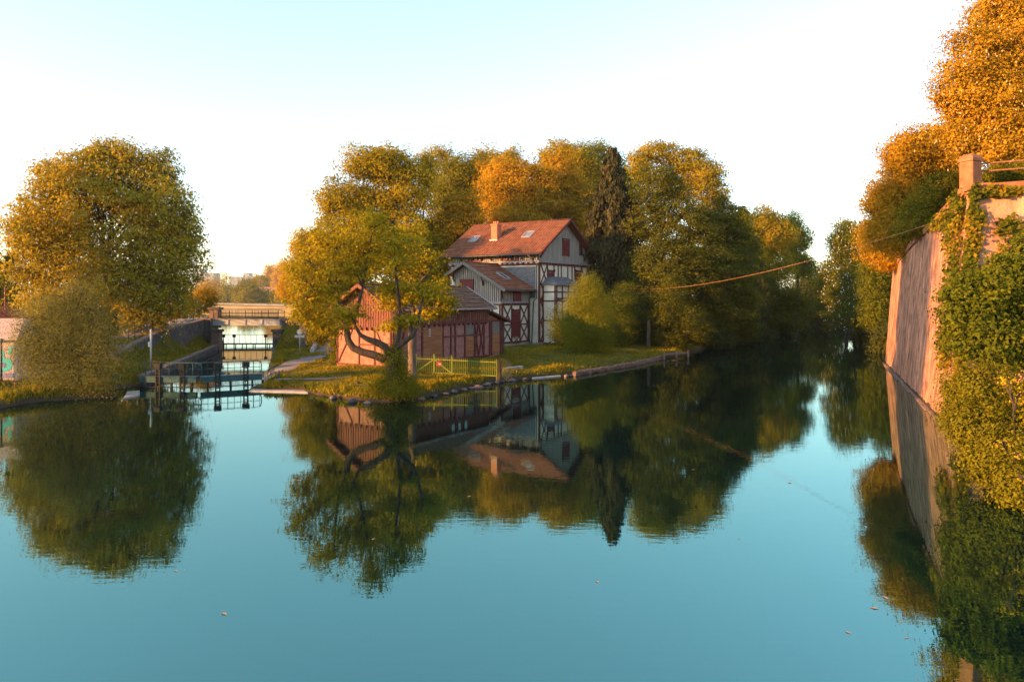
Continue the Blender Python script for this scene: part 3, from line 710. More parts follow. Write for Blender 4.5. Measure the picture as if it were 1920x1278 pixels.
f_ = hb('skylight', fr, 'lead', wroof_o); g = MB(); g.prism([wpt(-3.05, 2.25, .10), wpt(-2.25, 2.25, .10), wpt(-2.25, 3.35, .10), wpt(-3.05, 3.35, .10)], n_*.03); g.build('pane', M['glass'], f_)
# wing gable shutters
m = MB(); ya, yb = H.ly(887, gx), H.ly(865, gx); za, zb_ = H.z(552, gx, ya), H.z(526, gx, ya)
for k in range(6): m.box(gx-.10-.01*(k % 2), ya+(yb-ya)*k/6+.01, za, gx-.05, ya+(yb-ya)*(k+1)/6-.01, zb_)
sh = hb('shutter', m, 'shutter'); m = MB(); m.box(gx-.15, ya-.12, zb_+.003, gx-.04, yb+.12, zb_+.16); m.box(gx-.13, ya-.1, za, gx-.04, ya-.003, zb_); m.box(gx-.13, yb+.003, za, gx-.04, yb+.1, zb_); m.build('frame', M['timber'], sh)
# wing side timbers and doors
m = MB(); yo2 = wy0-.045
def TW(x0, z0, x1, z1, w_=.13, e_=0): m.bar((x0, yo2-e_, z0), (x1, yo2-e_, z1), w_, .09, (0, 1, 0))
LX = lambda px: H.lx(px, wy0)
TW(gx, .4, 0, .4, .18, -.01); TW(gx, ZW1-.2, 0, ZW1-.2, .18, -.01)
for xx in np.arange(gx+.3, -.2, .55): m.box(xx-.1, wy0-.2, ZW1-.2, xx+.1, wy0-.02, ZW1-.06)
TW(gx+.12, .4, gx+.12, ZW1-.2, .28)
d0, d1 = LX(960.5), LX(973); zm = H.z(608, -3, wy0)
for xx in (d0-.16, d1+.16, LX(989.5)): TW(xx, .4, xx, ZW1-.25, .13)
for xa_, xb_ in ((gx+.3, d0-.22), (d1+.22, LX(988.5))):
    TW(xa_, zm, xb_, zm, .13)
    TW(xa_, zm+.05, xb_, ZW1-.3, .10); TW(xb_, zm+.05, xa_, ZW1-.3, .10, .012); TW(xa_, .5, xb_, zm-.05, .10); TW(xb_, .5, xa_, zm-.05, .10, .012)
hb('wing_timbers', m, 'timber')
m = MB()                                                # gable-end timbers below the ledge
for yy in (wy0+.15, 2.6, 4.2, 5.8, wy1-.15): m.bar((gx-.045, yy, .4), (gx-.045, yy, ZW1-.2), .16, .09, (1, 0, 0))
for zc in (.4, zm, ZW1-.2): m.bar((gx-.035, wy0, zc), (gx-.035, wy1, zc), .16, .09, (1, 0, 0))
for a_, b2 in ((wy0+.3, 2.5), (4.1, 2.7)): m.bar((gx-.05, a_, zm+.1), (gx-.05, b2, ZW1-.3), .11, .09, (1, 0, 0))
hb('wing_end_timbers', m, 'timber')
shutter(house, d0, d1, H.z(630, -3.4, wy0), H.z(585, -3.4, wy0), wy0)
shutter(house, LX(962), LX(974), ZW1+.15, wroof(wy0)-.12, wy0-.03, False, False)

# ------------------------------------------------------------------ red shed
SO = Vector(((735-CX)/F*54.5, 54.5, .86)); D = Frame(SO)
shed = thing('timber_shed', 'long red timber-framed shed with brown tiled roof behind the lime green fence', 'shed', SO, RZ)
def sb(name, m, mat, parent=None): return m.build(name, M[mat], parent or shed)
SL, SW, SX = 12.1, 5.73, 14.2
zs_e = D.z(580, 0, -.5)-.10; zs_r = D.z(535, 0, SW/2); OVS = .5
ssl = (zs_r-zs_e)/(SW/2+OVS)
def sroof(y): return zs_r-abs(y-SW/2)*ssl-.10
m = MB(); m.prism([(0, 0, -.4), (0, SW, -.4), (0, SW, sroof(SW)), (0, SW/2, sroof(SW/2)), (0, 0, sroof(0))], (SL, 0, 0)); sb('wall', m, 'shedbrick')
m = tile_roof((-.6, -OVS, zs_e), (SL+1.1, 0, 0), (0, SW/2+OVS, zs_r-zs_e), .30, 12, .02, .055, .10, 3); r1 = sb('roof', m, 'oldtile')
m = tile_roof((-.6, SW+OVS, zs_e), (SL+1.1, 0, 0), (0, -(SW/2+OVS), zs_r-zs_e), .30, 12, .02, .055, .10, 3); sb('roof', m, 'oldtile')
m = MB(); m.tube([(-.62, SW/2, zs_r+.04), (SL+.52, SW/2, zs_r+.04)], .12, 7); sb('ridge_tiles', m, 'oldtile')
for yy in (-OVS, SW+OVS): sb('barge_board', MB().bar((-.64, yy, zs_e+.0), (-.64, SW/2, zs_r+.0), .06, .24), 'shedboard')
for yy in (-OVS, SW+OVS): sb('verge_flashing', MB().bar((SL+.53, yy, zs_e+.09), (SL+.53, SW/2, zs_r+.09), .12, .08), 'lead')
sb('gutter', MB().tube([(-.6, -OVS-.06, zs_e), (SL+.5, -OVS-.06, zs_e)], .06, 7), 'lead')
zg = D.z(612, 0, SW/2)
b = MB(); siding(b, None, (-.0, .02), (-.0, SW-.02), zg, lambda t: sroof(.02+t*(SW-.04))-.02, (-1, 0), .25, .19); sb('gable_boards', b, 'shedboard')
m = MB(); m.box(-.028, 0, -.1, -.002, SW, zg-.05); gp = sb('gable_plaster', m, 'pinkplaster')
m = MB()
def SG(y0, z0, y1, z1, w_=.14):
    w_ *= .72; m.bar((-.06, y0, z0), (-.06, y1, z1), w_, .07, (1, 0, 0))
SG(0, zg-.1, SW, zg-.1, .2); SG(0, .05, SW, .05, .18)
for yy in (.1, 1.7, 3.3, SW-.1): SG(yy, .1, yy, zg-.1, .15)
SG(SW-.2, .2, SW-1.7, zg-.3, .13); SG(.2, .2, 1.5, zg-.3, .13)
SG(3.3, 1.6, 1.7, 1.6, .12)
for yy in np.arange(.3, SW, .55): m.box(-.22, yy-.07, zg-.26, -.10, yy+.07, zg-.02)
sb('gable_timbers', m, 'timber')
# long wall: boards above the mid beam, framed brick below
zmb = D.z(607.5, 3, 0)
b = MB(); siding(b, None, (.02, 0), (SL-.02, 0), zmb+.08, lambda t: sroof(0)-.03, (0, -1), .27, .22); sb('upper_boards', b, 'shedboard')
m = MB()
def ST(x0, z0, x1, z1, w_=.14, e_=0): m.bar((x0, -.05-e_, z0), (x1, -.05-e_, z1), w_, .08, (0, 1, 0))
SXP = lambda px: D.lx(px)
ST(0, zmb, SL, zmb, .18, .01); ST(0, .1, SL, .1, .2)
for px in (736, 778, 791, 830, 845, 853, 871, 889, 907): xx = SXP(px); ST(xx, .1, xx, zmb-.05, .13)
for px0, px1 in ((830, 871), (871, 889), (889, 907)): ST(SXP(px0), zmb-1.1, SXP(px1), zmb-1.1, .11, .002)
for xx in np.arange(.4, SL, .62): m.box(xx-.08, -.2, zmb-.24, xx+.08, -.03, zmb-.10)
for a_, b2 in ((889.8, 896), (897, 906)): ST(SXP(a_), .2, SXP(b2), zmb-.2, .10); ST(SXP(b2), .2, SXP(a_), zmb-.2, .10, .012)
for px in (760, 745): ST(SXP(px), .2, SXP(px+14), zmb-.2, .11)
sb('timber_frame', m, 'timber')
def planks(x0, x1, z0, z1, y, nm, mats):
    n = max(3, int((z1-z0)/.24)); mm = [MB() for _ in mats]
    for i in range(n):
        a, b_ = z0+(z1-z0)*i/n, z0+(z1-z0)*(i+1)/n; k = random.randrange(len(mats)) if len(mats) > 1 else 0
        if len(mats) == 2: k = 1 if i > n*.55 else 0
        e_ = random.uniform(0, .02); mm[k].box(x0, y-.04-e_, a+.008, x1, y-.003, b_-.008)
    ob = None
    for q_, mt in zip(mm, mats):
        if q_.v: ob = sb(nm, q_, mt, ob)
planks(SXP(792.5), SXP(829), .3, zmb-.3, -.005, 'board_panel', ['plank'])
planks(SXP(872), SXP(887), .3, zmb-.15, -.005, 'boarded_door', ['plank', 'greyplank'])
m = MB(); x0, x1 = SXP(802), SXP(806); m.box(x0, -.075, zmb-1.0, x1, -.05, zmb-.35); v_ = sb('louvre', m, 'shedboard'); m = MB()
for k in range(4): m.box(x0, -.09, zmb-.98+k*.16, x1, -.078, zmb-.90+k*.16)
m.build('slat', M['whiteframe'], v_)
for px in (846, 858, 870): x0 = SXP(px); sb('vent_opening', MB().box(x0, -.07, sroof(0)-.9, x0+.35, -.05, sroof(0)-.4), 'glass')
# lean-to at the far end
zl0, zl1 = D.z(586, SL, -.3), D.z(602, SX+.5, -.3)
m = MB(); m.prism([(SL+.002, .0, -.4), (SX, .0, -.4), (SX, 0, zl1-.05), (SL+.002, 0, zl0-.15)], (0, SW, 0)); lt = sb('lean_to', m, 'shedbrick')
m = MB(); m.prism([(SL-.1, -.5, zl0), (SX+.75, -.5, zl1-.1), (SX+.75, -.5, zl1+.06), (SL-.1, -.5, zl0+.16)], (0, SW+1, 0)); m.build('lean_to_roof', M['timber'], lt)
planks(SL+.45, SX-.5, .2, zmb-.1, 0, 'boarded_door', ['plank', 'greyplank'])
m = MB()
for xx in (SL+.1, SL+.38, SX-.4, SX-.1): ST(xx, .1, xx, zmb, .13)
ST(SL, zmb, SX, zmb, .16, .004); ST(SX-.42, .2, SX-.1, zmb-.1, .09)
m.build('lean_to_timbers', M['timber'], lt)
b = MB(); siding(b, None, (SL+.05, 0), (SX-.05, 0), zmb+.09, lambda t: zl0-.2+(zl1-zl0)*t, (0, -1), .27, .23); b.build('lean_to_boards', M['plank'], lt)
m = MB(); m.tube([(SX+.06, -.12, zl1), (SX+.06, -.12, 0)], .05, 7); m.build('downpipe', M['pipe'], lt)

# ------------------------------------------------------------------ lime green fence and gate
FA, FB = Vector((-8.1, 53.4)), Vector((-.9, 51.9))
def fpt(px):
    t = (px-CX)/F; d = FB-FA; k = (t*FA.y-FA.x)/(d.x-t*d.y); return FA+d*k
FH = 1.22
def fence_run(name, label, cat, p, q, diag=0, group=None):
    p, q = fpt(p), fpt(q); z = .60-.03*(p.x+8.1); z2 = .60-.03*(q.x+8.1); r_ = thing(name, label, cat, (p.x, p.y, z), 0, group)
    d = q-p; L = d.length; n = max(3, int(L/.135)); m = MB()
    for i in range(n+1):
        t = i/n; x, y = d.x*t, d.y*t; zb = (z2-z)*t
        m.bar((x, y, zb+.08), (x, y, zb+FH), .034, .034); m.tube([(x, y, zb+FH), (x, y, zb+FH+.08)], [.016, .002], 4)
    m.build('pickets', M['greenpaint'], r_)
    for h in (.14, FH-.14): MB().bar((0, 0, h), (d.x, d.y, z2-z+h), .05, .06).build('rail', M['greenpaint'], r_)
    m = MB()
    if diag: a, b_ = ((0, 0, .16), (d.x, d.y, z2-z+FH-.16)) if diag > 0 else ((0, 0, FH-.16), (d.x, d.y, z2-z+.16)); m.bar(a, b_, .05, .07); m.build('brace', M['greenpaint'], r_)
    for t in (0, 1):
        m = MB(); zb = (z2-z)*t; m.bar((d.x*t, d.y*t, zb-.5), (d.x*t, d.y*t, zb+FH+(.22 if diag else .06)), .08, .08); m.build('post', M['greenpaint'], r_)
    return r_
fence_run('garden_fence', 'short lime green picket fence left of the gate beside the ivy-clad trunk', 'fence', 741, 779.6)
fence_run('garden_gate', 'left leaf of the lime green gate with bracing rising to the middle', 'gate', 780.6, 813, 1, 'lime green gate leaves')
fence_run('garden_gate', 'right leaf of the lime green gate with the round red sign', 'gate', 814.6, 846.4, -1, 'lime green gate leaves')
fence_run('garden_fence', 'long lime green picket fence right of the gate towards the water', 'fence', 847.6, 931)
p = fpt(823.5); z = .60-.03*(p.x+8.1)
sg = thing('warning_sign', 'round red sign with white bar hanging on the lime green gate', 'sign', (p.x, p.y-.06, z+.78))
m = MB(); m.disc((0, 0, 0), .20, (.2, -1, 0), .02, 24); m.build('sign_plate', M['signred'], sg)
m = MB(); m.box(-.13, -.022, -.04, .13, -.014, .035); m.build('white_bar', M['signwhite'], sg)
p = fpt(935); z = .38
fan = thing('spiked_fan', 'fan of thin bent metal spikes closing off the fence at the water', 'fence guard', (p.x, p.y, z))
m = MB()
for k in range(11):
    a = R(-55+k*13); pts = [(.1*math.cos(a), 0, .55+.1*math.sin(a)), (.85*math.cos(a), -.05, .55+.8*math.sin(a)), (1.45*math.cos(a)+.1, -.1, .55+1.0*math.sin(a)-.25)]
    m.tube(pts, .013, 4)
m.tube([(.85*math.cos(R(a)), -.05, .55+.8*math.sin(R(a))) for a in range(-55, 80, 12)], .014, 4)
m.build('spikes', M['pipe'], fan); m = MB(); m.bar((0, 0, -.6), (0, 0, 1.3), .16, .16); m.build('post', M['bark'], fan)

# ------------------------------------------------------------------ lock: quay edges, gates, footbridge
def quay(name, label, p, q, out, w_=.8, zt=.72, mat='brownstone'):
    p, q = Vector(p), Vector(q); n = Vector((-(q-p).y, (q-p).x)).normalized()*out
    r_ = thing(name, label, 'quay wall', (p.x, p.y, 0)); d = q-p
    m = MB(); m.prism([(n.x*.06, n.y*.06, -1.2), (d.x+n.x*.06, d.y+n.y*.06, -1.2), (d.x+n.x*w_, d.y+n.y*w_, -1.2), (n.x*w_, n.y*w_, -1.2)], (0, 0, 1.2+zt-.16)); m.build('wall_face', M['darkstone'], r_)
    m = MB(); k = int(d.length/1.6)
    for i in range(k):
        a, b = d*(i/k+.004), d*((i+1)/k-.004); e = random.uniform(-.03, .03)
        m.prism([(a.x-n.x*.04, a.y-n.y*.04, zt-.15), (b.x-n.x*.04, b.y-n.y*.04, zt-.15), (b.x+n.x*(w_+e), b.y+n.y*(w_+e), zt-.15), (a.x+n.x*(w_+e), a.y+n.y*(w_+e), zt-.15)], (0, 0, .15+e*.5))
    m.build('coping', M[mat], r_); return r_
quay('quay_wall', 'stone quay edge along the grassy left side of the lock', LA, (-33.6, 85.5), 1, w_=.5, zt=.62)
quay('quay_wall', 'stone quay edge along the grassy right side of the lock', (RA[0]-.1, RA[1]+2), (-27.4, 85.5), -1, zt=.36, mat='darkstone')
def ledge(label, pix, zt):
    P = [gr(*p, 0) for p in pix]; c = P[0]; m = MB(); m.prism([(p.x, p.y, -.5) for p in P], (0, 0, .5+zt))
    return tag(m.build('stone_ledge', M['concrete'], None, (c.x, c.y, 0), bevel=.04), label, 'ledge')
ledge('low concrete ledge at the water right of the lock gate', [(466, 734), (578, 737), (560, 727), (488, 722)], .07)
ledge('low concrete ledge at the water left of the lock gate', [(232, 748), (262, 742), (262, 734), (238, 736)], .10)
ledge('thin pale stone edge at the water below the house', [(998, 711), (1052, 706), (1050, 702), (996, 707)], .08)

def rail_tube(m, pts, r=.03, n=6): m.tube(pts, r, n)
def lock_leaf(label, p, q, rack, frames, sag=0.0):
    p, q = Vector(p), Vector(q); d = q-p; L = d.length; u = d/L
    r_ = thing('lock_gate', label, 'lock gate', (p.x, p.y, 0), math.atan2(u.y, u.x), 'lower lock gate leaves')
    m = MB(); m.box(0, -.12, .32, L, .12, .68); m.box(0, -.16, .683, L, .5, .73); m.build('walkway_beam', M['tealsteel'], r_)
    m = MB(); h0, h1, c = .73, 1.6, .28
    m.tube([(-.35, .45, h0+.25), (-.35, .45, h1-c), (-.25, .45, h1-.06), (-.05, .45, h1), (L-.15, .45, h1), (L, .45, h1-.06), (L+.06, .45, h1-c), (L+.06, .45, h0+.2), (L-.05, .45, h0+.05)], .032, 6)
    m.tube([(-.3, .45, h0+.45), (L, .45, h0+.45)], .022, 6)
    for k in range(int(L/.42)+1): x = .1+k*.42; m.tube([(x, .45, .7), (x, .45, h1)], .018 if k % 4 else .03, 5)
    m.build('railing', M['tealsteel'], r_)
    for x in rack:
        m = MB()
        for e in (-.13, .13): m.box(x+e-.04, -.22, -.6, x+e+.04, -.13, 1.45)
        for k in range(9): m.box(x-.09, -.20, -.4+k*.22, x+.09, -.15, -.34+k*.22)
        rp = m.build('rack_post', M['darksteel'], r_)
        m = MB(); m.box(x-.22, -.34, 1.25, x+.22, .02, 1.6); m.build('gear_box', M['darksteel'], rp)
    m = MB()
    for x in frames: m.box(x-.06, -.08, -1, x+.06, .08, .31)
    m.box(0, -.05, -.06, L, .05, .03)
    m.box(0, -.06, -1.2, L, .06, -.3)
    m.build('gate_frame', M['darksteel'], r_)
gA, gB, gC = at(263, 0, 50), at(369, 0, 49.6), at(376, 0, 49.6); gD = at(489, 0, 51.5)
lock_leaf('left leaf of the teal lower lock gate in front of the grassy bank', gA, gB, (1.35, 3.05), (.1, 2.2, 3.6))
lock_leaf('right leaf of the teal lower lock gate in front of bright water', gC, gD, (1.05, 2.85), (.45, 1.9, 3.3, 4.0))

ug = thing('upper_lock_gate', 'dark thin-railed upper lock gate standing under the footbridge', 'lock gate', at(417, 0, 90).xy.to_3d())
L = (513-417)/F*90
m = MB()
for z in (1.5,): m.tube([(-.1, 0, z), (L+.1, 0, z)], .035, 5)
for k in range(10): m.tube([(k*L/9, 0, .3), (k*L/9, 0, 1.5)], .022, 5)
m.build('railing', M['rust'], ug)
m = MB(); m.box(-.2, -.08, .30, L+.2, .25, .46); m.build('walkway_beam', M['rust'], ug)
for f in (.03, .235, .85):
    m = MB(); m.box(f*L-.05, -.15, -.5, f*L+.05, -.08, 1.5); rp = m.build('rack_post', M['rust'], ug)
    m = MB(); m.box(f*L-.17, -.2, 1.17, f*L+.17, .02, 1.47); m.build('gear_box', M['darksteel'], rp)
for x in (.2, .45, 1.6, 2.4, 2.9, 3.7, 3.95, 5.4, 5.7): MB().box(x-.04, -.06, -.6, x+.04, .06, .29).build('frame_post', M['rust'], ug)

FBY = 87.0
a0, a1 = at(395, 0, FBY).x, at(526, 0, FBY).x
fb = thing('footbridge', 'small steel girder footbridge with iron railings over the lock', 'footbridge', (a0, FBY, 0))
L = a1-a0
m = MB(); m.box(0, -.12, 2.76, L, .12, 3.40); m.box(-.05, -.2, 3.403, L+.05, .15, 3.46); m.box(-.05, -.2, 2.70, L+.05, .15, 2.757)
for k in range(5): x = .1+(L-.2)*k/4; m.box(x-.05, -.19, 2.76, x+.05, -.123, 3.40)
m.build('girder', M['greysteel'], fb)
m = MB(); m.box(-.3, .16, 3.30, L+.3, 2.3, 3.5); m.build('deck', M['rust'], fb)
m = MB(); m.box(0, 2.32, 2.76, L, 2.5, 3.45); m.build('far_girder', M['greysteel'], fb)
for yy in (0, 2.4):
    m = MB()
    for z in (3.55, 4.1, 4.56): m.tube([(.3, yy, z), (L-.3, yy, z)], .03, 5)
    for k in range(45): x = .3+(L-.6)*k/44; m.tube([(x, yy, 3.46), (x, yy, 4.45)], .016 if k % 11 else .045, 4)
    if yy == 0: m.tube([(L-.3, yy, 4.56), (L+2.2, yy-.4, 3.75), (L+2.2, yy-.4, 2.9)], .03, 5)
    m.build('railing', M['darksteel'], fb)
def pier(label, x0, x1, y0, y1, z1, cap, mat):
    r_ = thing('bridge_pier', label, 'pier', ((x0+x1)/2, y0, 0)); w2 = (x1-x0)/2
    m = MB(); m.box(-w2, 0, -1.2, w2, y1-y0, z1); m.build('shaft', M[mat], r_)
    m = MB(); m.box(-w2-.14, -.14, z1+.002, w2+.14, y1-y0+.1, z1+cap); m.build('cap', M['darkstone'], r_); return r_
xq = lambda px, Y: at(px, 0, Y).x
pier('brown stone pier under the left end of the footbridge', xq(396, 85.6), xq(411, 85.6), 85.6, 86.6, 2.0, .30, 'brownstone')
pier('dark stone pier under the right end of the footbridge', xq(511, 85.6), xq(527, 85.6), 85.6, 86.8, 2.0, .30, 'darkstone')
r_ = thing('bridge_pillar', 'stocky dark stone pillar beside the footbridge railing', 'pillar', (xq(397, 88.4), 88.9, 0))
m = MB(); m.box(-.5, 0, 2.33, .5, 1.2, 4.55); m.build('shaft', M['brownstone'], r_); m = MB(); m.box(-.68, -.16, 4.552, .68, 1.36, 4.78); m.build('cap', M['darkstone'], r_)
def wing(label, pts, th, mat='darkstone'):
    r_ = thing('retaining_wall', label, 'retaining wall', (pts[0][0], pts[0][1], 0)); o = Vector((pts[0][0], pts[0][1], 0))
    m = MB(); c = MB()
    for i in range(len(pts)-1):
        a, b = Vector(pts[i]), Vector(pts[i+1]); d = (b-a).xy.normalized(); n = Vector((-d.y, d.x, 0))*th
        A0, B0 = Vector((a.x, a.y, -.8))-o, Vector((b.x, b.y, -.8))-o; A1, B1 = a-o, b-o
        m.prism([A0, B0, B1, A1], n); cc = n.normalized()*.06; up = Vector((0, 0, .14))
        c.prism([A1-cc+up*.02, B1-cc+up*.02, B1-cc+up, A1-cc+up], n+cc*2)
    m.build('wall_face', M[mat], r_); c.build('coping', M['brownstone'], r_); return r_
wing('dark stone retaining wall beside the ramp left of the footbridge', [(-30.3, 56.0, 1.2), (-33.0, 65, 1.8), (-34.7, 74, 2.6), (-35.6, 86.2, 3.3)], .4)
wing('dark wall closing the bank below the left end of the footbridge', [(-36.1, 86.3, 3.40), (xq(395, 86.3), 86.3, 3.40)], .6)
wing('dark stone wing wall right of the footbridge', [(xq(528, 86.3), 86.3, 3.35), (-24.4, 85.5, 2.9), (-22.6, 80.5, 2.0)], .5)
rr = thing('ramp_railing', 'thin iron railing climbing the ramp left of the footbridge', 'railing', (-36.3, 66, 0))
m = MB(); Q = [Vector((-33.4, 65, 2.1)), Vector((-35.1, 74, 2.95)), Vector((-36.0, 86.4, 3.6))]
for h in (.95, .55): m.tube([q-Vector((-36.3, 66, 0))+Vector((0, 0, h)) for q in Q], .03, 5)
for a, b in zip(Q, Q[1:]):
    for k in range(5): c = a.lerp(b, k/5)-Vector((-36.3, 66, 0)); m.tube([c, c+Vector((0, 0, .95))], .03, 5)
m.build('rails', M['darksteel'], rr)
m = MB(); c0 = gr(585, 657, .9); c1 = gr(601, 631, 1.0)
m.prism([(c0.x-.18, c0.y, .6), (c0.x+.18, c0.y, .6), (c1.x+.18, c1.y, .8), (c1.x-.18, c1.y, .8)], (0, 0, .48))
tag(m.build('kerb_stone', M['concrete'], None, (c0.x, c0.y, .7), bevel=.03), 'long pale kerb stone lining the grey path', 'kerb')
# big concrete road bridge further back
rb = thing('road_bridge', 'long beige concrete road bridge crossing behind the footbridge', 'bridge', (-35, 124, 0))
def Zp(py, Y): return CH-(py-HY)/F*Y
xa, xb = at(370, 0, 124).x+35, at(640, 0, 124).x+35
m = MB(); zt0, zt1 = Zp(570, 124), Zp(577, 124)
m.prism([(xa-25, 0, zt0+.2-1.9), (xa, 0, zt0-1.75), (xb, 0, zt1-1.6), (xb+10, 0, zt1-1.6), (xb+10, 0, zt1-.1), (xb, 0, zt1), (xa, 0, zt0), (xa-25, 0, zt0+.1)], (0, 9, 0)); m.build('deck', M['paleconcrete'], rb)
m = MB(); m.prism([(xa-25, -.25, zt0+.13), (xa, -.25, zt0+.02), (xb+10, -.25, zt1-.08), (xb+10, -.25, zt1+.16), (xa, -.25, zt0+.26), (xa-25, -.25, zt0+.36)], (0, .6, 0)); m.build('kerb', M['concrete'], rb)
for x in (xa-6, xb-4):
    m = MB(); m.box(x-1, 1, -1, x+1, 8, 2.9); m.build('abutment', M['concrete'], rb)

# posts and signs on the banks
def post(label, px, y0, y1, Y, w_=.14, cat='bollard'):
    b = at(px, y1, Y); z1 = at(px, y0, Y).z; m = MB(); m.tube([(0, 0, -.3), (0, 0, z1-b.z-.04), (0, 0, z1-b.z)], [w_/2, w_/2, w_*.3], 8)
    o = m.build('bollard', M['tealsteel'], None); o.location = b; return tag(o, label, cat)
post('short dark post on the bank beside the grey-green willow', 215.5, 701, 722, 50)
post('short dark post on the grass right of the lock gate', 523, 695, 718, 51.5)
b = at(283, 686, 55.5); r_ = thing('sign_post', 'tall grey post with a small plate on the left lock bank', 'post', b)
z1 = at(283, 617, 55.5).z-b.z; m = MB(); m.tube([(0, 0, -.3), (0, 0, z1)], .075, 8); m.build('pole', M['galv'], r_)
m = MB(); m.box(-.16, -.12, z1*.52, .02, -.08, z1*.66); m.build('plate', M['signwhite'], r_)
b = at(562, 657, 72); r_ = thing('round_sign', 'round pale sign above a short crossboard on a thin post near the footbridge', 'sign', b)
z1 = at(562, 615, 72).z-b.z; m = MB(); m.tube([(0, 0, -.3), (0, 0, z1)], .045, 7); m.build('pole', M['galv'], r_)
m = MB(); m.disc((0, -.07, z1-.36), .25, (.1, -1, 0), .03, 20); m.build('sign_plate', M['signwhite'], r_)
m = MB(); m.box(-.46, -.10, z1-.92, .46, -.06, z1-.66); m.build('crossboard', M['galv'], r_)
b = gr(672, 728, .2); m = MB(); m.tube([(0, 0, -.3), (0, 0, .3), (.02, 0, .42)], [.16, .15, .11], 8); o = m.build('mooring_post', M['darksteel']); o.location = b; tag(o, 'small dark mooring stump in the grass at the water', 'mooring post')
m = MB(); p = gr(942, 694, .5); q = gr(977, 690, .5); m.prism([(0, 0, -.3), (q.x-p.x, q.y-p.y, -.3), (q.x-p.x+.2, q.y-p.y+.6, -.3), (.2, .6, -.3)], (0, 0, .62)); o = m.build('stone_block', M['concrete'], bevel=.05); o.location = (p.x, p.y, .35); tag(o, 'grey stone block on the lawn beside the spiked fan', 'stone block')
for i, (a, b_, lb) in enumerate((((1076, 704), (1135, 694), 'rough timber bank edging nearest the lawn below the house'), ((1137, 693.5), (1188, 685), 'rough timber bank edging at the middle of the right lawn'), ((1190, 684.5), (1243, 672), 'rough timber bank edging ending at the small jetty'))):
    p, q = gr(*a, 0), gr(*b_, 0); d = q-p; m = MB()
    for lv in range(2): n9 = 9; m.tube([d*(k/n9)+Vector((random.uniform(-.05, .05), random.uniform(-.07, .07), .02+lv*.16+random.uniform(-.04, .04))) for k in range(n9+1)], [random.uniform(.12, .2) for k in range(n9+1)], 7)
    for t in (.1, .5, .9): c = d*t+Vector((0, -.22, 0)); m.tube([c-Vector((0, 0, .6)), c+Vector((0, 0, .26))], .07, 6)
    o = m.build('bank_edging', M['log']); o.location = p; tag(o, lb, 'edging', 'timber bank edging')
j = thing('jetty', 'small low wooden jetty at the dark tree-lined bank', 'jetty', gr(1243, 668, .3)); p = gr(1243, 668, .3); q = gr(1292, 664, .3)
d = q-p; m = MB(); m.prism([(0, 0, .05), (d.x, d.y, .05), (d.x+.3, d.y+1.2, .05), (.3, 1.2, .05)], (0, 0, .12)); m.build('deck', M['log'], j)
for t in (.04, .5, .96): m = MB(); m.tube([d*t+Vector((0, -.07, -1)), d*t+Vector((0, -.07, .45))], .1, 7); m.build('post', M['log'], j)

# ------------------------------------------------------------------ rampart on the right
WB = [Vector((34.0, 68.3, 0)), Vector((20.1, 34.6, 0))]           # waterline of the long face
WT = [Vector((35.4, 69.4, 8.55)), Vector((28.9, 53.7, 9.75)), Vector((26.05, 46.2, 10.35)), Vector((21.5, 35.2, 11.0))]
RO = Vector((20.1, 34.6, 0)); ra = math.atan2(WB[0].y-WB[1].y, WB[0].x-WB[1].x)
ram = thing('rampart_wall', 'tall battered masonry rampart rising from the water on the right', 'wall', RO, ra)
Mi = Matrix.Rotation(-ra, 3, 'Z')
def rl(v): return Mi @ (Vector(v)-RO)
WBx = [WB[0], WB[0].lerp(WB[1], (69.4-53.7)/(69.4-35.2)), WB[0].lerp(WB[1], (69.4-46.2)/(69.4-35.2)), WB[1]]
back = Vector((.92, -.38, 0))*2.4
m = MB()
def wall_face(m, a0, a1, b0, b1, nx_, nz_, off=Vector((0, 0, 0))):
    vs = []
    for i in range(nx_+1):
        for k in range(nz_+1):
            p = a0.lerp(a1, i/nx_).lerp(b0.lerp(b1, i/nx_), k/nz_); n = .05*math.sin(i*1.7+k*.9)*math.sin(k*2.3+i*.4)*(0 < i < nx_)
            vs.append(rl(p+Vector((-.9*n, .4*n, 0)) if 0 < k else p))
    m.add(vs, [(i*(nz_+1)+k, (i+1)*(nz_+1)+k, (i+1)*(nz_+1)+k+1, i*(nz_+1)+k+1)[::-1] for i in range(nx_) for k in range(nz_)], True)
dn = Vector((0, 0, -1.3))
for i in range(3):
    wall_face(m, WBx[i]+dn, WBx[i+1]+dn, WT[i], WT[i+1], 10, 8)
    a, b = WT[i], WT[i+1]
    m.add([rl(a), rl(b), rl(b+back), rl(a+back)], [(0, 1, 2, 3)])
f2b, f2t = Vector((40, 29.6, -1.3)), Vector((41.2, 30.2, 11.9))
f1t = WT[3]
wall_face(m, WBx[3]+dn, f2b, f1t, f2t, 16, 8)
m.add([rl(f1t), rl(f2t), rl(f2t+Vector((.3, 2.2, 0))), rl(f1t+back)], [(0, 1, 2, 3)])
f3b, f3t = Vector((62, 84, -1.3)), Vector((62.5, 85, 8.4))
wall_face(m, f3b, WBx[0]+dn, f3t, WT[0], 10, 8)
m.add([rl(f3t), rl(WT[0]), rl(WT[0]+back), rl(f3t+Vector((1.5, -2, 0)))], [(0, 1, 2, 3)])
m.build('wall_face', M['rampart'], ram)
m = MB()
ex = Vector((-.92, .38, 0))
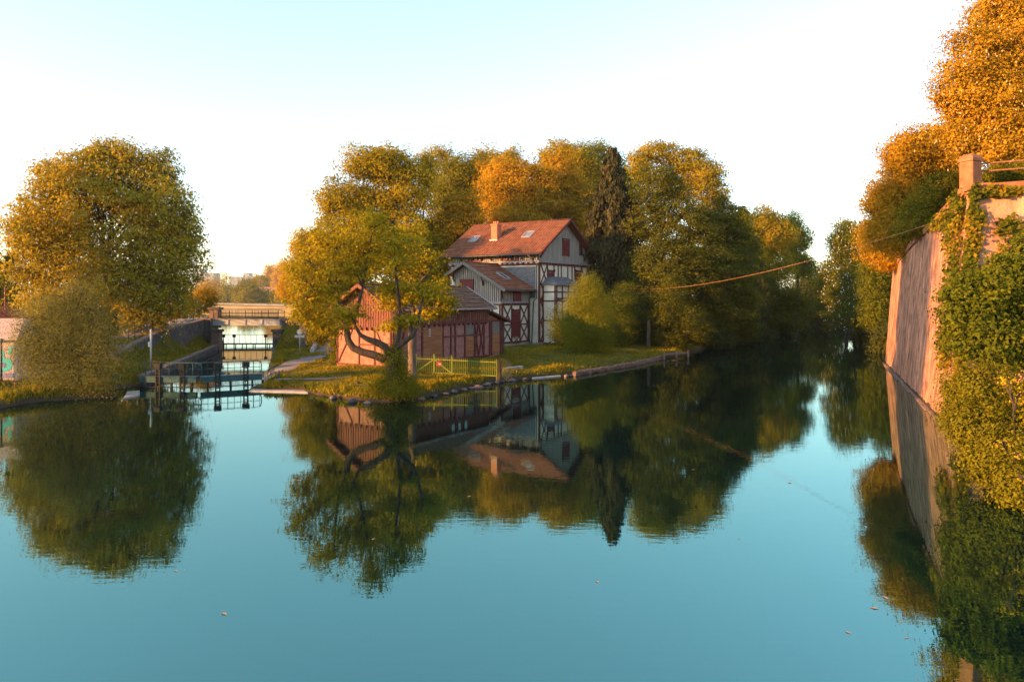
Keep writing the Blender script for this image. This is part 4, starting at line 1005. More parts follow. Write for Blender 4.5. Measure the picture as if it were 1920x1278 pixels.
for i in range(3):
    a, b = WT[i], WT[i+1]; n = 5
    for k in range(n):
        if (i*5+k) in (6, 7): continue
        c, d = a.lerp(b, k/n+.006), a.lerp(b, (k+1)/n-.006); e = random.uniform(0, .12)
        m.prism([rl(c+ex*.12+Vector((0, 0, .01))), rl(d+ex*.12+Vector((0, 0, .01))), rl(d+back*.4+Vector((0, 0, .01))), rl(c+back*.4+Vector((0, 0, .01)))], (0, 0, .28+e))
for k in range(10):
    c, d = f1t.lerp(f2t, k/10+.03), f1t.lerp(f2t, (k+1)/10+.02)
    m.prism([rl(c+Vector((-.05, -.15, .01))), rl(d+Vector((-.05, -.15, .01))), rl(d+Vector((.2, 1, .01))), rl(c+Vector((.2, 1, .01)))], (0, 0, .26))
m.build('coping', M['pillarstone'], ram)
m = MB(); a, b = WB[0], WB[1]
for k in range(14): c, d = a.lerp(b, k/14+.003), a.lerp(b, (k+1)/14-.003); m.prism([rl(c+ex*(.15+.05*(k % 3))+Vector((0, 0, -.6))), rl(d+ex*(.15+.05*(k % 3))+Vector((0, 0, -.6))), rl(d+Vector((0, 0, -.6))), rl(c+Vector((0, 0, -.6)))], (0, 0, .69+random.uniform(-.03, .02)))
m.build('footing', M['brownstone'], ram)
# sandstone pillar at the corner
pc = Vector((21.95, 35.75, 11.25))
pl = thing('stone_pillar', 'orange sandstone pillar with domed cap at the rampart corner', 'pillar', pc, R(24))
m = MB(); m.box(-.34, -.34, -.6, .34, .34, 1.22); m.build('shaft', M['pillarstone'], pl, bevel=.05)
m = MB(); m.box(-.39, -.39, -.6, .39, .39, -.05); m.build('base', M['pillarstone'], pl, bevel=.05)
m = MB(); m.box(-.38, -.38, 1.222, .38, .38, 1.36)
vs = []
for z, r0 in ((1.362, .36), (1.50, .28), (1.58, .16), (1.60, .02)): vs += [(sx*r0, sy*r0, z) for sx, sy in ((-1,-1),(1,-1),(1,1),(-1,1))]
m.add(vs, [(i*4+k, i*4+(k+1) % 4, (i+1)*4+(k+1) % 4, (i+1)*4+k) for i in range(3) for k in range(4)] + [(12, 13, 14, 15)])
m.build('cap', M['pillarstone'], pl)
wr = thing('iron_railing', 'rusty iron railing on top of the rampart right of the pillar', 'railing', (22.6, 35.6, 11.3)); o = Vector((22.6, 35.6, 11.3))
m = MB(); A, B_ = Vector((22.4, 35.9, 11.35)), Vector((40.5, 31.2, 12.2))
for h in (1.05, .68, .05): m.tube([A-o+Vector((0, 0, h)), B_-o+Vector((0, 0, h))], .035, 6)
for k in range(9): c = A.lerp(B_, k/8)-o; m.tube([c, c+Vector((0, 0, 1.05))], .04, 6)
m.build('rails', M['rust'], wr)
# sagging cable across the canal
cb = []
C0, C1 = at(1172, 541, 86), at(1752, 417, 46.5)
for k in range(41):
    t = k/40; p = C0.lerp(C1, t); p.z -= 1.35*4*t*(1-t)*(1-.25*t); cb.append(p)
m = MB(); m.tube([p-C0 for p in cb], [.006+.007*min(1, max(0, (k-9)/3)) for k in range(41)], 6); o = m.build('cable', M['cable']); o.location = C0
tag(o, 'orange cable sagging from the rampart across the canal', 'cable')

# ------------------------------------------------------------------ far buildings and the graffiti hut
def block(name, label, px0, px1, pt, Y, floors, cols, depth=14, pent=None):
    a, b = at(px0, pt, Y), at(px1, pt, Y); z = a.z; r_ = thing(name, label, 'building', (a.x, Y, 1)); L = b.x-a.x
    m = MB(); m.box(0, 0, -3, L, depth, z-1); m.build('wall', M['apartment'], r_)
    m = MB(); m.box(-.2, -.2, z-.998, L+.2, depth+.2, z-.5)
    if pent: m.box(L*pent[0], 2, z-.498, L*pent[1], 20, z+pent[2])
    m.build('roof', M['apartment'], r_)
    fh = (z-1)/floors
    for i in range(floors//2, floors):
        for k in range(cols):
            m = MB(); x0 = L*(k+.12)/cols; m.box(x0, -.3, fh*i+.8, x0+L*.76/cols, -.02, fh*i+2.2); m.build('window', M['aptglass'], r_)
    return r_
block('apartment_block', 'pale grey apartment block with rooftop box far beyond the bridge', 430, 487, 519, 1300, 14, 6, depth=30, pent=(.44, .64, 6))
block('apartment_block', 'pale pinkish apartment block half hidden by the chestnut tree', 366, 401, 512, 1400, 15, 4, depth=30, pent=(.1, .4, 6))
hl = thing('long_building', 'long low building with faded pink roof behind the road bridge', 'building', (at(477, 0, 700).x, 700, 1)); L = at(548, 0, 700).x-at(477, 0, 700).x
m = MB(); m.box(0, 0, -2, L, 14, 10.2); m.build('wall', M['hutwall'], hl); m = MB(); m.prism([(-.4, -.9, 10.3), (-.4, 14.9, 10.3), (-.4, 7, 14.6)], (L+.8, 0, 0)); m.build('roof', M['pinkroof'], hl)
for k in range(6): m = MB(); m.box(2+k*L/6, -.2, 4, 2+k*L/6+3, -.02, 8); m.build('window', M['aptglass'], hl)

hc = Vector((at(-75, 0, 47).x, 47, .9)); hx = at(37, 0, 47).x-hc.x
hut = thing('graffiti_hut', 'small hut with pale hipped roof and cyan graffiti at the left edge', 'hut', hc)
ze = at(0, 634, 47).z-.9; zr = at(0, 598, 47).z-.9
m = MB(); m.box(0, 0, -.4, hx-.15, 3.6, ze); m.build('wall', M['hutwall'], hut)
m = MB(); e = .25
m.add([(-e, -e, ze), (hx, -e, ze), (hx, 3.6+e, ze), (-e, 3.6+e, ze), (.9, 1.8, zr), (hx-.85, 1.8, zr)], [(0,1,5,4), (1,2,5), (2,3,4,5), (3,0,4), (0,3,2,1)]); m.bar((-e, -e, ze-.05), (hx, -e, ze-.05), .08, .1); m.build('roof', M['hutroof'], hut)
for x in (hx-.95, .2): m = MB(); m.tube([(x, -.3, -.4), (x, -.3, ze)], .06, 7); m.build('post', M['darksteel'], hut)
def blob(pts, y, th=.012): m = MB(); m.prism([(p[0], y, p[1]) for p in pts], (0, -th, 0)); return m
X = hx
blob([(X-1.9, .5), (X-1.3, .35), (X-.55, .55), (X-.42, .95), (X-.6, 1.25), (X-.95, 1.3), (X-1.0, 1.75), (X-1.5, 1.85), (X-1.95, 1.6)], -.003).build('graffiti', M['cyan'], hut)
blob([(X-.72, 1.5), (X-.5, 1.45), (X-.45, 1.95), (X-.66, 2.0)], -.003).build('graffiti', M['cyan'], hut)
blob([(X-1.75, -.05), (X-.3, .05), (X-.25, .33), (X-1.8, .30)], -.003).build('graffiti', M['bluepaint'], hut)
blob([(X-1.35, .7), (X-.95, .65), (X-.85, .95), (X-1.2, 1.05)], -.018).build('graffiti', M['bluepaint'], hut)
b = at(10, 590, 70); m = MB(); m.tube([(0, 0, -4), (0, 0, 2.6)], .07, 7); o = m.build('lamp_pole', M['rust']); o.location = b; tag(o, 'thin rust-red pole rising behind the graffiti hut', 'pole')
lr = thing('bank_rail', 'low metal guard rail along the bank below the graffiti hut', 'guard rail', (-32, 44.2, .6)); m = MB()
m.tube([(-14, -1.2, .35), (0, 0, .38), (2.6, .5, .38)], .035, 6); m.build('rail', M['rust'], lr)
for x in (-8, -4, -.2, 2.4): m = MB(); m.tube([(x, x*.1, -.5), (x, x*.1, .36)], .04, 6); m.build('post', M['rust'], lr)

# ------------------------------------------------------------------ trees and bushes
T = tree
T('willow_bush', 'loose grey-green willow bush hanging over the water at the left bank', (135, .3), [
    (130, 640, 95, 78, 0), (70, 660, 48, 60, -.5), (195, 670, 42, 60, -.4), (130, 565, 62, 46, .2), (95, 600, 60, 50, 0), (170, 590, 50, 52, .3), (130, 700, 92, 38, -.6), (150, 535, 30, 24, .2), (60, 620, 30, 40, 0), (205, 625, 26, 40, 0)],
    45.3, 26000, .21, M['willow'], tr=.16, top=.5, cat='bush', per=9, cr=.40, shell=.25, lump=.3, flat=.9, hang=.35, aspect=.28, twigs=16, limb_r=.6, depth=.75)
# front alder: low twisted limbs
al = at(738, 738, 43.5); ax = lambda x, y, d=0: at(x, y, 43.5+d)
def alder():
    base = Vector((al.x, al.y, .25))
    root = thing('alder_tree', 'leaning alder with long crooked low limbs at the tip of the bank', 'tree', base)
    W = []
    for l in [(640, 500, 70, 54, 0), (598, 560, 58, 42, 0), (690, 465, 58, 58, 1), (748, 465, 52, 62, 0), (735, 540, 54, 26, 1.5), (566, 520, 36, 44, .5), (650, 590, 46, 24, -1), (700, 415, 36, 34, .5), (800, 550, 42, 24, .5), (610, 612, 40, 22, .5), (612, 450, 50, 38, 1), (570, 585, 30, 26, .3), (768, 600, 34, 14, .2)]:
        c = at(l[0], l[1], 43.5+l[4]); s_ = 43.5/F; W.append((c.x, c.y, c.z, l[2]*s_, 1.6, l[3]*s_))
    me, P = crown_mesh('crown', W, 21000, .15, M['gold'], base, per=8, cr=.24, flat=.38, shell=.12, aspect=.7); link('crown', me, root)
    m = MB()
    limbs = [([base+Vector((0,0,-.2)), ax(738, 715), ax(735, 690), ax(737, 668)], [.50, .42, .38, .34]),
             ([ax(735, 668), ax(718, 672), ax(700, 665), ax(680, 660), ax(662, 652), ax(653, 638), ax(650, 615), ax(641, 585), ax(632, 545, .4), ax(628, 505, .5), ax(624, 470, .5)], [.27, .25, .235, .22, .21, .2, .17, .14, .10, .07, .04]),
             ([ax(735, 668), ax(722, 650, -.3), ax(705, 641, -.5), ax(690, 636, -.5), ax(676, 628, -.6), ax(668, 615, -.6), ax(660, 590, -.8)], [.24, .22, .20, .16, .12, .08, .05]),
             ([ax(737, 668), ax(745, 650), ax(760, 640, -.2), ax(774, 628, -.3), ax(781, 612, -.3), ax(788, 580, -.1), ax(795, 550, .2)], [.20, .17, .15, .13, .11, .07, .03]),
             ([ax(775, 626, -.3), ax(765, 600), ax(752, 590, .2), ax(746, 560, .2), ax(742, 510, .2), ax(740, 450, .2), ax(738, 415, .2)], [.10, .10, .10, .09, .07, .05, .03]),
             ([ax(737, 668), ax(746, 640, .4), ax(752, 600, .5), ax(748, 560, .4), ax(742, 500, .3)], [.2, .13, .11, .08, .05]),
             ([ax(650, 620), ax(667, 590), ax(680, 540), ax(690, 480, .6), ax(698, 430, .6)], [.12, .10, .08, .06, .03]),
             ([ax(641, 585), ax(610, 560), ax(585, 535)], [.09, .05, .03]), ([ax(632, 545), ax(605, 510), ax(580, 490)], [.07, .05, .03])]
    for pts, r in limbs:
        pts = [Vector(p) for p in pts]; m.tube(pts, r, 8)
    L = [Vector(p) for pts, _ in limbs[1:] for p in pts[2:]]
    for j in RNG.choice(len(P), 170, False):
        q = Vector(P[j]); s_ = min(L, key=lambda v: (v-q).length); m.tube(curve_pts(s_, q, .12, 5, .04), [.035, .028, .022, .015, .008], 4, False)
    m.build('trunk', M['bark'], root, base)
alder()
def upright():
    b = Vector((at(773, 0, 50.5).x, 50.5, .45)); root = thing('straight_tree', 'tree with one straight thick trunk standing behind the alder by the gate', 'tree', b)
    W = []; s_ = 50.5/F
    for l in [(780, 555, 54, 22, 0), (735, 560, 40, 28, .4), (812, 588, 30, 15, 0), (760, 500, 56, 44, .6), (820, 545, 34, 28, .5), (740, 612, 28, 16, .3), (770, 440, 40, 40, .5), (800, 490, 38, 32, .8), (835, 570, 22, 18, 0)]:
        c = at(l[0], l[1], 50.5+l[4]); W.append((c.x, c.y, c.z, l[2]*s_, 1.9, l[3]*s_))
    me, P = crown_mesh('crown', W, 16000, .16, M['gold'], b, per=8, cr=.26, flat=.38, shell=.12, aspect=.7); link('crown', me, root)
    m = MB(); ux = lambda x, y, d=0: at(x, y, 50.5+d)
    tr_ = [b+Vector((0,0,-.3)), b+Vector((0,0,.35)), ux(772, 650), ux(773, 605), ux(776, 590), ux(770, 540), ux(766, 480), ux(768, 420)]
    m.tube(tr_, [.55, .30, .26, .25, .16, .12, .08, .03], 10)
    for pts in ([ux(774, 595), ux(795, 575), ux(815, 560), ux(840, 545)], [ux(774, 600), ux(750, 575), ux(735, 545), ux(725, 520)], [ux(771, 550), ux(795, 520), ux(812, 495)], [ux(768, 510), ux(750, 480), ux(745, 455)]): m.tube(pts, [.12, .09, .06, .03], 6)
    L = [Vector(p) for p in tr_[4:]]+[ux(795, 575), ux(815, 560), ux(750, 575), ux(735, 545), ux(795, 520)]
    for j in RNG.choice(len(P), 130, False):
        q = Vector(P[j]); s2 = min(L, key=lambda v: (v-q).length); m.tube(curve_pts(s2, q, .1, 5, .04), [.035, .028, .022, .015, .008], 4, False)
    m.build('trunk', M['palebark'], root, b)
upright()
T('bank_shrub', 'leafy green shrub round the foot of the leaning alder', (738, .1), [(718, 724, 24, 17, 0), (764, 716, 20, 14, 0), (742, 704, 20, 24, 0), (745, 732, 40, 12, -.3), (738, 672, 15, 34, .1)], 43.6, 9000, .15, M['olive'], tr=.05, cat='shrub', per=20, cr=.3, shell=.3, twigs=5)
T('ivy_tree', 'slim ivy-covered tree at the left end of the shed beside the path', (634,), [(627, 600, 17, 42, 0), (632, 655, 10, 34, 0), (610, 585, 30, 22, 0), (600, 625, 22, 20, 1), (655, 575, 22, 20, 0)], 58.5, 9000, .20, M['ivy'], tr=.16, per=20, cr=.3, shell=.35)
# big tree behind the shed
T('broad_tree', 'tall broad golden tree behind the shed with a stepped crown', (650,), [
    (690, 305, 52, 36, 0), (740, 315, 56, 40, 1), (640, 375, 50, 40, 0), (700, 390, 74, 52, 2), (768, 365, 50, 46, 1), (625, 455, 48, 52, 0), (690, 470, 70, 60, -3), (760, 460, 60, 58, 1), (805, 440, 36, 44, 3), (590, 510, 48, 50, -2), (650, 540, 56, 44, -4), (577, 460, 24, 30, 0), (610, 570, 40, 40, -3), (780, 530, 46, 50, 0)],
    94, 62000, .44, M['gold'], tr=.7, top=.66, per=22, cr=.62, shell=.45, lump=.25, twigs=10)
T('young_tree', 'pale thin-leaved tree catching light at the left edge of the grove', (560,), [(552, 510, 24, 36, 0), (560, 460, 16, 28, 0), (572, 550, 26, 30, 0), (540, 545, 20, 24, 0)], 112, 5000, .42, M['amber'], tr=.25, per=14, cr=.6, shell=.3)
T('sparse_tree', 'thin almost bare tree poking above the grove left of the chimney', (826,), [(826, 288, 28, 26, 0, .7), (815, 320, 22, 26, 0, .7), (848, 310, 22, 28, 1, .7), (830, 350, 32, 30, 0, 1.0)], 122, 4000, .45, M['gold'], tr=.3, top=.9, per=8, cr=.6, shell=.2, twigs=26, bark='palebark')
T('grove_tree', 'olive tree filling the grove between the stepped tree and the chimney', (862,), [(872, 325, 40, 34, 0), (850, 370, 42, 44, 0), (900, 365, 36, 40, 1), (850, 420, 40, 40, 0), (830, 460, 38, 40, 0), (890, 330, 30, 30, 2), (868, 400, 60, 60, 4)], 116, 26000, .5, M['olive'], tr=.5, per=20, cr=.7)
T('small_tree', 'bright amber leaning tree just behind the left end of the house roof', (845,), [(862, 385, 34, 24, 0), (845, 430, 34, 34, 0), (880, 410, 24, 24, 0), (842, 480, 28, 34, 0), (825, 520, 24, 30, 0)], 97, 13000, .42, M['amber'], tr=.3, per=16, cr=.5, flat=.4, shell=.35)
T('orange_tree', 'glowing orange tree rising right behind the house chimney', (975,), [(975, 340, 62, 40, 0), (940, 375, 42, 36, 0), (1010, 370, 46, 42, 0), (970, 410, 70, 36, -2), (1040, 350, 34, 40, 2), (1050, 320, 30, 34, 2), (930, 330, 30, 34, 4), (1075, 390, 40, 50, 3)], 108, 40000, .46, M['amber'], tr=.55, per=20, cr=.6, lump=.25)
T('sparse_tree', 'airy open-crowned tree topping the grove above the chimney', (930,), [(925, 295, 30, 22, 0, .5), (955, 300, 24, 18, 0, .5), (905, 320, 22, 30, 0, .6), (940, 330, 34, 30, 0)], 125, 3200, .5, M['gold'], tr=.3, top=.85, per=8, cr=.6, shell=.2, twigs=20)
T('tall_tree', 'tall tree with golden top left of the dark weeping spruce', (1052,), [(1050, 290, 34, 26, 0), (1080, 300, 34, 30, 0), (1030, 320, 34, 32, 0), (1075, 350, 46, 44, 0), (1105, 330, 28, 36, 2), (1060, 420, 50, 50, 0)], 120, 22000, .5, M['gold'], tr=.5, per=18, cr=.65)
T('pale_tree', 'pale airy tree top behind the weeping spruce', (1122,), [(1115, 282, 36, 22, 0, .8), (1145, 308, 36, 28, 0, .8), (1105, 320, 30, 34, 0, .8), (1185, 340, 36, 40, 0), (1120, 370, 40, 44, 0), (1165, 390, 50, 50, 0), (1130, 440, 50, 50, 0)], 124, 18000, .5, M['lime'], tr=.4, top=.8, per=10, cr=.7, shell=.3, twigs=14)
T('open_tree', 'wide light-crowned tree with open branches rising behind the dark maple', (1285,), [(1235, 285, 46, 24, 0), (1290, 300, 46, 28, 0), (1325, 330, 34, 30, 0), (1345, 365, 26, 24, 0, .8), (1200, 310, 26, 28, 0), (1270, 340, 56, 40, 2), (1330, 400, 44, 40, 2), (1385, 415, 26, 28, 1, .8)], 106, 17000, .42, M['gold'], tr=.5, top=.72, per=13, cr=.5, flat=.4, shell=.4, twigs=16)
T('maple_tree', 'dense dark green dome-shaped tree right of the weeping spruce', (1235,), [(1240, 350, 46, 44, 0), (1220, 420, 50, 56, 0), (1280, 420, 56, 56, -1), (1250, 490, 66, 56, -3), (1215, 520, 44, 60, -2), (1310, 500, 48, 60, -2), (1245, 580, 60, 52, -3)], 90, 40000, .36, M['shadegreen'], tr=.5, per=22, cr=.5, flat=.45, lump=.22)
T('spreading_tree', 'low spreading dark tree leaning over the canal bank', (1345,), [(1350, 420, 46, 40, 0), (1380, 480, 40, 52, 0), (1340, 510, 56, 56, -2), (1385, 560, 36, 46, -1), (1350, 600, 54, 42, -2), (1300, 590, 46, 50, -3), (1395, 610, 24, 30, 0)], 93, 42000, .36, M['shadegreen'], tr=.45, per=22, cr=.5, flat=.45, lump=.22)
T('weeping_willow_sapling', 'slim young tree in front of the dark grove by the jetty', (1262, .5), [(1262, 540, 26, 36, 0), (1250, 590, 36, 34, 0), (1290, 600, 32, 34, 0), (1262, 635, 40, 22, 0), (1310, 620, 26, 24, 0)], 80, 9000, .28, M['shadegreen'], tr=.12, per=14, cr=.4, shell=.3, flat=.45)
T('round_bush', 'round yellow-green bush in front of the house gable', (1102,), [(1102, 562, 38, 40, 0), (1078, 595, 27, 42, 0), (1128, 590, 26, 44, 0), (1103, 612, 46, 46, -.5), (1087, 640, 32, 24, -.5), (1128, 640, 27, 24, 0), (1103, 532, 20, 18, 0)], 71, 30000, .17, M['lime'], tr=.12, top=.4, cat='bush', per=24, cr=.32, flat=1.3, shell=.5, lump=.12, aspect=.45, upn=.2)
T('dark_shrub', 'dark shrub pressed against the house wall behind the round bush', (1052,), [(1050, 610, 22, 34, 0), (1062, 635, 26, 22, 0), (1165, 600, 26, 60, 4), (1170, 560, 20, 30, 5)], 75, 8000, .22, M['green'], tr=.1, cat='shrub', per=20, cr=.35)
T('bank_tree', 'dark understorey tree at the waterline right of the round bush', (1200,), [(1185, 600, 40, 44, 0), (1225, 620, 40, 32, 0), (1160, 630, 30, 26, 0), (1210, 560, 40, 40, 3)], 84, 14000, .32, M['dark'], tr=.22, per=20, cr=.5)
for i, (px, h) in enumerate(((1216, 612), (1243, 622))):
    b = at(px, 655, 80.5); m = MB(); m.tube([(0, 0, -.5), (.02, .05, 1.2), (.08, .1, 3.2)], [.26, .20, .17], 8); o = m.build('bare_trunk', M['palebark']); o.location = b
    tag(o, ('pale reddish bare trunk at the bank left of the jetty', 'second pale bare trunk close beside the jetty')[i], 'tree trunk')

# weeping spruce
def spruce(name, label, px, pt, pb, Y, rad, n_lv, mat, strands=True, lean=0):
    b = Vector((at(px, 0, Y).x, Y, hz(at(px, 0, Y).x, Y)-.1)); top = at(px+lean, pt, Y); H_ = top.z-b.z
    root = thing(name, label, 'tree', b); m = MB(); m.tube([(0, 0, 0), (0, .1, H_*.5), (top.x-b.x, 0, H_)], [.42, .25, .03], 8)
    C, N_, Sz, Tn = [], [], [], []
    for i in range(n_lv):
        t = (i/n_lv)**.85; z = H_*(.08+.92*t); R_ = rad*(1-t)**.75*(.45+.75*random.random())+.25; k = 7 if t < .8 else 5
        for j in range(k):
            a = random.random()*6.28; droop = .25+.35*(1-t)
            p0 = Vector(((top.x-b.x)*t, 0, z)); p1 = p0+Vector((math.cos(a)*R_*.6, math.sin(a)*R_*.6, -.02*R_)); p2 = p0+Vector((math.cos(a)*R_, math.sin(a)*R_, -droop*R_+.15))
            m.tube([p0, p1, p2], [.06, .04, .015], 4, False)
            n = int(16+R_*16); u = RNG.random(n)**.7; tt = random.random()*.5
            P = np.array(p0)*((1-u)**2)[:, None]+np.array(p1)*(2*u*(1-u))[:, None]+np.array(p2)*(u**2)[:, None]
            P += RNG.normal(0, .10+.05*R_, P.shape)*np.array([1, 1, .5]); P[:, 2] -= RNG.random(n)*(.75 if strands else .2)*(.3+u)
            C.append(P); Tn.append(np.clip(tt+RNG.random(n)*.5, 0, 1))
            out = np.tile([math.cos(a), math.sin(a), .3], (n, 1))+RNG.normal(0, .6, (n, 3)); N_.append(nrm(out)); Sz.append(.35+.5*RNG.random(n))
    C, N_, Sz, Tn = map(np.concatenate, (C, N_, Sz, Tn))
    V, Fq = cards(C, N_, Sz*(1 if strands else .8), .30, 1.2 if strands else .0); link('crown', np_mesh('crown', V, Fq, mat, Tn), root); m.build('trunk', M['bark'], root)
spruce('weeping_spruce', 'dark drooping spruce towering beside the house gable', 1152, 276, 650, 92, 6.2, 120, M['spruce'], lean=-4)
spruce('dark_conifer', 'dark conifer tip showing at the right end of the grove', 1392, 384, 640, 112, 5.0, 46, M['dark'], False)
spruce('dark_conifer', 'second dark conifer half hidden behind the open-crowned tree', 1340, 372, 640, 116, 4.0, 40, M['dark'], False)

# far bank of the canal
T('sunlit_tree', 'tree with glowing orange top beyond the canal bend', (1440,), [(1432, 415, 28, 28, 0), (1455, 440, 34, 38, 0), (1420, 460, 28, 44, 0), (1445, 500, 42, 44, 0), (1425, 545, 32, 40, 0)], 132, 22000, .5, M['gold'], tr=.4, per=18, cr=.65)
T('airy_tree', 'airy pale tree right of the orange-topped one beyond the canal bend', (1490,), [(1485, 420, 26, 24, 0, .8), (1505, 450, 20, 26, 0, .8), (1478, 455, 22, 30, 0), (1492, 490, 26, 28, 0), (1510, 500, 18, 24, 0)], 140, 8000, .5, M['lime'], tr=.4, top=.75, per=12, cr=.65, shell=.3, twigs=12)
T('canal_tree', 'dark overhanging tree on the left bank of the canal', (1440,), [(1440, 560, 44, 36, 0), (1470, 570, 40, 34, 0), (1410, 590, 34, 30, 0), (1460, 600, 46, 22, -2), (1425, 540, 30, 34, 2)], 118, 18000, .42, M['shadegreen'], tr=.35, per=20, cr=.6)
T('canal_tree', 'dark thicket of a tree closing the far end of the canal', (1515,), [(1510, 555, 40, 40, 0), (1545, 565, 34, 40, 0), (1490, 590, 34, 24, -4), (1535, 600, 44, 20, -2), (1525, 525, 28, 30, 2)], 165, 16000, .6, M['dark'], tr=.4, per=18, cr=.85)
T('canal_tree', 'brownish bush-like tree in front of the canal thicket', (1530,), [(1520, 580, 28, 22, 0), (1545, 540, 22, 34, 0), (1560, 590, 26, 20, 0)], 150, 8000, .5, M['shadegreen'], tr=.3, per=18, cr=.7)
T('flowering_tree', 'rounded tree speckled with white blossom left of the rampart', (1600,), [(1590, 450, 32, 30, 0), (1585, 500, 38, 40, 0), (1612, 500, 34, 44, 0), (1590, 550, 44, 42, 0), (1620, 560, 32, 40, 0), (1600, 590, 46, 24, -2)], 112, 24000, .42, M['green'], tr=.4, per=20, cr=.55, blossom=(2200, .26, 'blossom'))
T('pink_tree', 'thin tree with pale pink top behind the flowering tree', (1590,), [(1588, 425, 22, 18, 0, .8), (1600, 440, 26, 22, 0, .8), (1572, 455, 18, 22, 0), (1595, 470, 30, 30, 0)], 125, 5000, .5, M['lime'], tr=.35, top=.8, per=12, cr=.6, shell=.3)
T('shade_tree', 'dark tree tucked behind the far end of the rampart', (1650, 1), [(1640, 520, 28, 44, 0), (1665, 500, 30, 50, 0), (1645, 580, 26, 44, 0), (1655, 540, 26, 50, 2)], 88, 14000, .36, M['green'], tr=.3, per=20, cr=.5)

# on the rampart
T('rampart_chestnut', 'huge sunlit chestnut with pinkish blossom overhanging the rampart', (1960, 10), [
    (1900, 60, 70, 60, 1), (1830, 105, 62, 60, 0), (1795, 170, 52, 44, -.5), (1860, 190, 80, 70, -1), (1820, 240, 64, 50, -1), (1890, 270, 80, 56, -2), (1950, 150, 90, 110, 0), (1960, 300, 80, 60, -1), (1930, -30, 100, 80, 3), (2040, 60, 110, 130, 3), (2030, 240, 90, 90, 2), (1860, 30, 44, 40, 2), (1900, 160, 60, 90, 1.5), (1860, 230, 50, 50, 2), (1930, 60, 60, 60, 3)],
    46, 90000, .26, M['amber'], tr=.6, top=.6, per=24, cr=.38, lump=.2, shell=.55, blossom=(3600, .15, 'pinkblossom'), twigs=12)
T('rampart_tree', 'bronze lobed tree on the rampart left of the big chestnut', (1730, 9.0), [
    (1700, 285, 40, 40, 0), (1752, 265, 44, 36, 0), (1782, 300, 34, 44, 0), (1690, 320, 34, 34, 0), (1735, 330, 56, 44, 1), (1660, 370, 36, 40, -.5), (1700, 390, 56, 44, 0), (1770, 350, 40, 44, 1), (1655, 430, 34, 40, -1), (1690, 440, 44, 34, -1)],
    60, 46000, .28, M['amber'], tr=.4, top=.55, per=22, cr=.42, lump=.28, shell=.5, twigs=10)
T('rampart_bush', 'feathery olive bush leaning over the rampart coping', (1730, 9.4), [(1720, 400, 34, 26, 0), (1745, 380, 36, 28, 0), (1705, 430, 26, 20, 0), (1770, 350, 32, 30, .4), (1735, 415, 30, 18, -.4)], 50.5, 11000, .22, M['ivy'], tr=.08, cat='bush', per=18, cr=.35, shell=.3, flat=.5)
T('hanging_bush', 'rusty brown bush spilling over the far end of the rampart', (1672, 8.4), [(1655, 470, 36, 30, 0), (1690, 460, 30, 26, 0), (1640, 440, 26, 30, 0), (1665, 492, 26, 14, -.4)], 66, 11000, .26, M['amber'], tr=.08, cat='bush', per=18, cr=.4, shell=.3)
T('rampart_hedge', 'low tangled hedge behind the railing on the rampart', (1900, 10.8), [(1870, 330, 34, 20, 0), (1920, 325, 44, 24, 0), (1980, 318, 50, 26, 0), (1845, 350, 20, 14, 0)], 37.5, 12000, .16, M['ivy'], tr=.05, cat='hedge', per=20, cr=.28, shell=.2)

# ivy on the rampart: leaves on the masonry itself
def ivy(name, label, patches, n, leaf, mat, cat='climber'):
    C, N_ = [], []
    for face, pu, pz, ru, rz_, w_ in patches:
        k = int(n*w_); a = RNG.random(k)*6.28; r = np.sqrt(RNG.random(k))*(1+.25*np.sin(a*5+pu*9)); u = pu+np.cos(a)*r*ru; v = pz+np.sin(a)*r*rz_
        v = np.minimum(v, 1.02)
        for uu, vv in zip(u, v):
            if face == 1: p = WB[1].lerp(WB[0], uu).lerp(WT[3].lerp(WT[0], uu), vv) if uu >= 0 else None; nn = Vector((-.92, .38, .1))
            else: p = f2b.lerp(f2b, 0) if False else Vector((20.1, 34.6, 0)).lerp(Vector((40, 29.6, 0)), uu).lerp(f1t.lerp(f2t, uu), vv) if uu >= 0 else None; nn = Vector((-.25, -.97, .1))
            if p is None: continue
            C.append(p+nn*(.04+.42*random.random()**2)); N_.append(nn)
    C = np.array([tuple(c) for c in C]); N_ = nrm(np.array([tuple(q) for q in N_])+RNG.normal(0, .55, C.shape)+np.array([0, 0, .4]))
    V, Fq = cards(C-np.array(RO), N_, leaf*(.6+.8*RNG.random(len(C))), .75)
    tn = np.clip(.5+.3*np.sin(C[:, 2]*1.7+C[:, 0]*2)+RNG.normal(0, .2, len(C)), 0, 1)
    o = link(name, np_mesh(name, V, Fq, mat, tn)); o.location = RO; return tag(o, label, cat)
ivy('ivy', 'ivy curtain climbing the rampart corner below the sandstone pillar', [(1, .03, .80, .07, .24, .20), (1, .07, .93, .12, .10, .14), (2, .012, .75, .022, .28, .18), (2, .05, .985, .06, .025, .05), (1, .02, .45, .035, .25, .10), (2, .015, .42, .02, .3, .12), (2, .09, .84, .03, .04, .02), (1, .22, .985, .1, .03, .04), (2, .14, .985, .06, .02, .03)], 9000, .19, M['ivy'])
ivy('ivy', 'small ivy tuft hanging halfway down the sunlit rampart strip', [(1, .075, .36, .03, .06, .6), (1, .05, .28, .02, .05, .4)], 500, .17, M['ivy'])
ivy('ivy', 'thin ivy sprays scattered over the upper rampart beside the railing', [(2, .12, .72, .05, .1, .4), (2, .2, .85, .05, .08, .3), (2, .07, .6, .04, .12, .3)], 1600, .17, M['ivy'])

